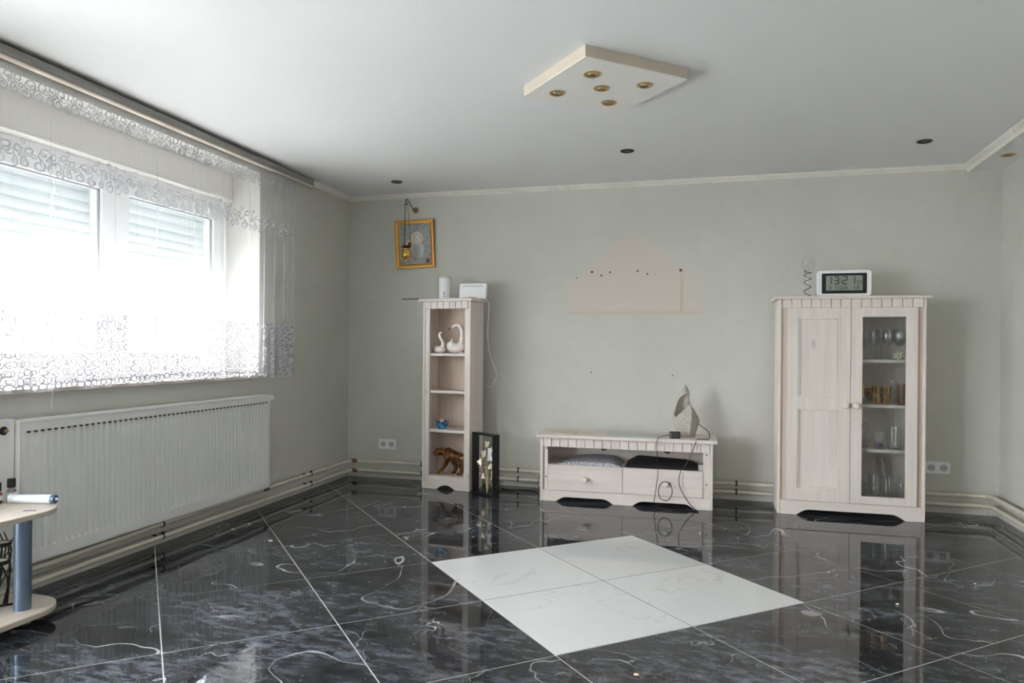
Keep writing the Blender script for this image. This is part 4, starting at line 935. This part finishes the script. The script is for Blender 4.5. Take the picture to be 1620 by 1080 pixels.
for wx, wy in ((2.1775,-2.1081), (2.3725,-2.2956), (2.3855,-2.121), (2.5747,-2.1124), (2.3872,-1.9211)):
    dx, dy = wx-2.390, wy-2.115*1-0 if False else wy+2.115; spot(cp, dx*cR-dy*sR, dx*sR+dy*cR, -.0502, MT['brass'], .026)
def downlight(x, y, z, ring, lab):
    t = thing('recessed_downlight', lab, 'downlight', (x, y, z), 0, 'recessed ceiling downlights'); spot(t, 0, 0, -.0004, ring, .032, 'ring')
dk = plain('dark_metal_ring', (.045,.045,.045), .45, .5)
downlight(.605, -.44, H, dk, 'dark recessed downlight in the ceiling near the window corner'); downlight(2.345, -.87, H, dk, 'dark recessed downlight in the middle of the ceiling near the back wall'); downlight(4.03, -.66, H, dk, 'dark recessed downlight in the ceiling above the cabinet')
downlight(4.535, -.40, H-.045, MT['brass'], 'brass recessed downlight in the lowered ceiling strip by the right wall')

# ------------------------------------------------------------------ rounded side table at the left
tb = thing('side_table', 'two-tier oak side table with rounded corners and blue-grey metal legs', 'table', (0,0,0))
outl = rrect(.16,.505,-3.95,-3.105,.15,8)
for z, nm in ((.408,'table_top'), (.040,'lower_shelf')):
    MB().prism(outl, 'z', z, z+.020).build(nm, MT['oak'], tb, bevel=.003)
for x, y in ((.412,-3.25), (.412,-3.80), (.26,-3.80)):
    MB().lathe([(.029,.0602),(.029,.4078)], (x,y,0), 22).build('leg', MT['bluemetal'], tb, True)
    MB().lathe([(.029,.010),(.029,.0398)], (x,y,0), 22).build('leg_stub', MT['bluemetal'], tb, True)
    MB().lathe([(.022,0),(.026,.003),(.026,.0098)], (x,y,0), 18).build('rubber_foot', MT['bplastic'], tb)
tub = thing('cream_tube', 'white squeeze tube with blue cap lying on the side table', 'tube', (.335, -3.145, .4285), math.radians(12))
MB().tube([(-.075,0,.016),(-.07,0,.016),(.07,0,.018),(.078,0,.018)], [.012,.017,.018,.016], 16).build('body', plain('pearl_white_tube', (.70,.76,.84), .3), tub, True)
MB().tube([(-.092,0,.016),(-.075,0,.016)], [.017,.013], 16).build('crimp', MT['wplastic'], tub, True)
MB().tube([(.0781,0,.018),(.094,0,.018)], .0165, 16).build('cap', plain('cap_blue', (.05,.11,.20), .35), tub, True); MB().tube([(.0942,0,.018),(.104,0,.018)], [.006,.004], 10).build('nozzle', MT['wplastic'], tub, True)
def bottle(lab, loc, col, s=1.0):
    t = thing('small_bottle', lab, 'bottle', loc, 0, 'small bottles on the side table')
    MB().lathe([(.014*s,0),(.016*s,.003),(.016*s,.036*s),(.010*s,.044*s),(.009*s,.048*s),(0,.048*s)], seg=18).build('body', col, t, True)
    MB().lathe([(.0135*s,.0482*s),(.0135*s,.078*s),(.011*s,.080*s),(0,.080*s)], seg=18).build('cap', MT['bplastic'], t, True)
    MB().lathe([(.0162*s,.012*s),(.0164*s,.013*s),(.0164*s,.030*s),(.0162*s,.031*s)], seg=18).build('label_band', MT['wplastic'], t, True)
bottle('small clear bottle with black cap behind the white tube', (.215,-3.135,.4285), glass('bottle_clear', (.75,.72,.72), .02, 1.6), 1.1)
bottle('small red bottle with black cap at the left edge of the table', (.212,-3.19,.4285), plain('bottle_red', (.25,.03,.04), .15), 1.0)
MB().tube(spline([(.425,-3.262,.4293),(.435,-3.252,.4293),(.445,-3.250,.4293),(.462,-3.238,.4293)], 5), .0013, 5).build('blue_thread', plain('thread_blue', (.05,.10,.30), .6), None, True, label='short blue thread lying on the side table top', cat='thread')
ch = thing('branch_candle_holder', 'black iron branch candle holder standing on the lower table shelf', 'candle holder', (.300,-3.285,.0605), .3)
q = random.Random(11)
for k in range(24):
    a = q.uniform(0, 6.28); r0 = q.uniform(.01,.05); h = q.uniform(.18,.31)
    p = [Vector((r0*math.cos(a), r0*math.sin(a), .004))]
    for s in range(4): p.append(p[-1] + Vector((q.uniform(-.024,.024)+.008*math.cos(a), q.uniform(-.024,.024)+.008*math.sin(a), h/4)))
    if max(.300+v_.x*.955-v_.y*.296 for v_ in p) > .372: continue
    MB().tube(p, [.0042,.004,.0034,.0028,.0018], 6).build('branch', MT['iron'], ch, True)
for x, y, z in ((.055,-.03,.175), (.045,-.005,.235)):
    c = MB().lathe([(.0,0),(.026,.001),(.030,.006),(.030,.016),(.026,.016),(.025,.006),(0,.006)], (x,y,z), 18).build('candle_dish', MT['iron'], ch, True)
    MB().lathe([(.023,.0065),(.023,.015),(0,.015)], (x,y,z), 16).build('tea_light', plain('tea_light_wax', (.75,.68,.55), .5), c)
    MB().tube([(x,y,z), (x*.5,y*.5,z*.5), (0,0,.004)], .0035, 6).build('stem', MT['iron'], ch, True)
MB().tube([(-.05,-.05,.004),(.0,.0,.006),(.06,.05,.004)], .004, 6).build('base_twig', MT['iron'], ch, True); MB().tube([(-.04,.06,.004),(.0,.0,.006),(.06,-.05,.004)], .004, 6).build('base_twig', MT['iron'], ch, True)

# ------------------------------------------------------------------ crumbs on the floor
def crumb(x, y, s, mat, lab, seed, fl=.45):
    m = MB(); m.ell((0,0,s*fl), (s,s*.8,s*fl), 8, 5); qq = random.Random(seed)
    m.v = [(p[0]*qq.uniform(.7,1.25), p[1]*qq.uniform(.7,1.25), max(0,p[2])) for p in m.v]
    m.build('plaster_crumb', mat, None, label=lab, cat='debris', loc=(x,y,.0003))
pw = plain('plaster_white', (.78,.76,.72), .8); pt = plain('plaster_tan', (.62,.48,.34), .8)
crumb(.255,-1.82,.013,pt,'tan crumb on the black floor near the radiator pipes',1)
crumb(.60,-1.965,.013,pw,'white plaster flake beside the grout line below the right end of the radiator',2)
crumb(2.656,-3.0,.009,pt,'tan crumb on the floor in front of the white tiles',3)
crumb(3.26,-2.24,.040,plain('plaster_pale', (.30,.28,.25), .95),'flat plaster smear right of the white tile corner',4,.03)
crumb(3.62,-2.02,.007,pw,'small white chip on the floor in front of the cabinet',5)
crumb(4.02,-1.62,.006,pw,'small white chip on the floor at the right near the wall',6)
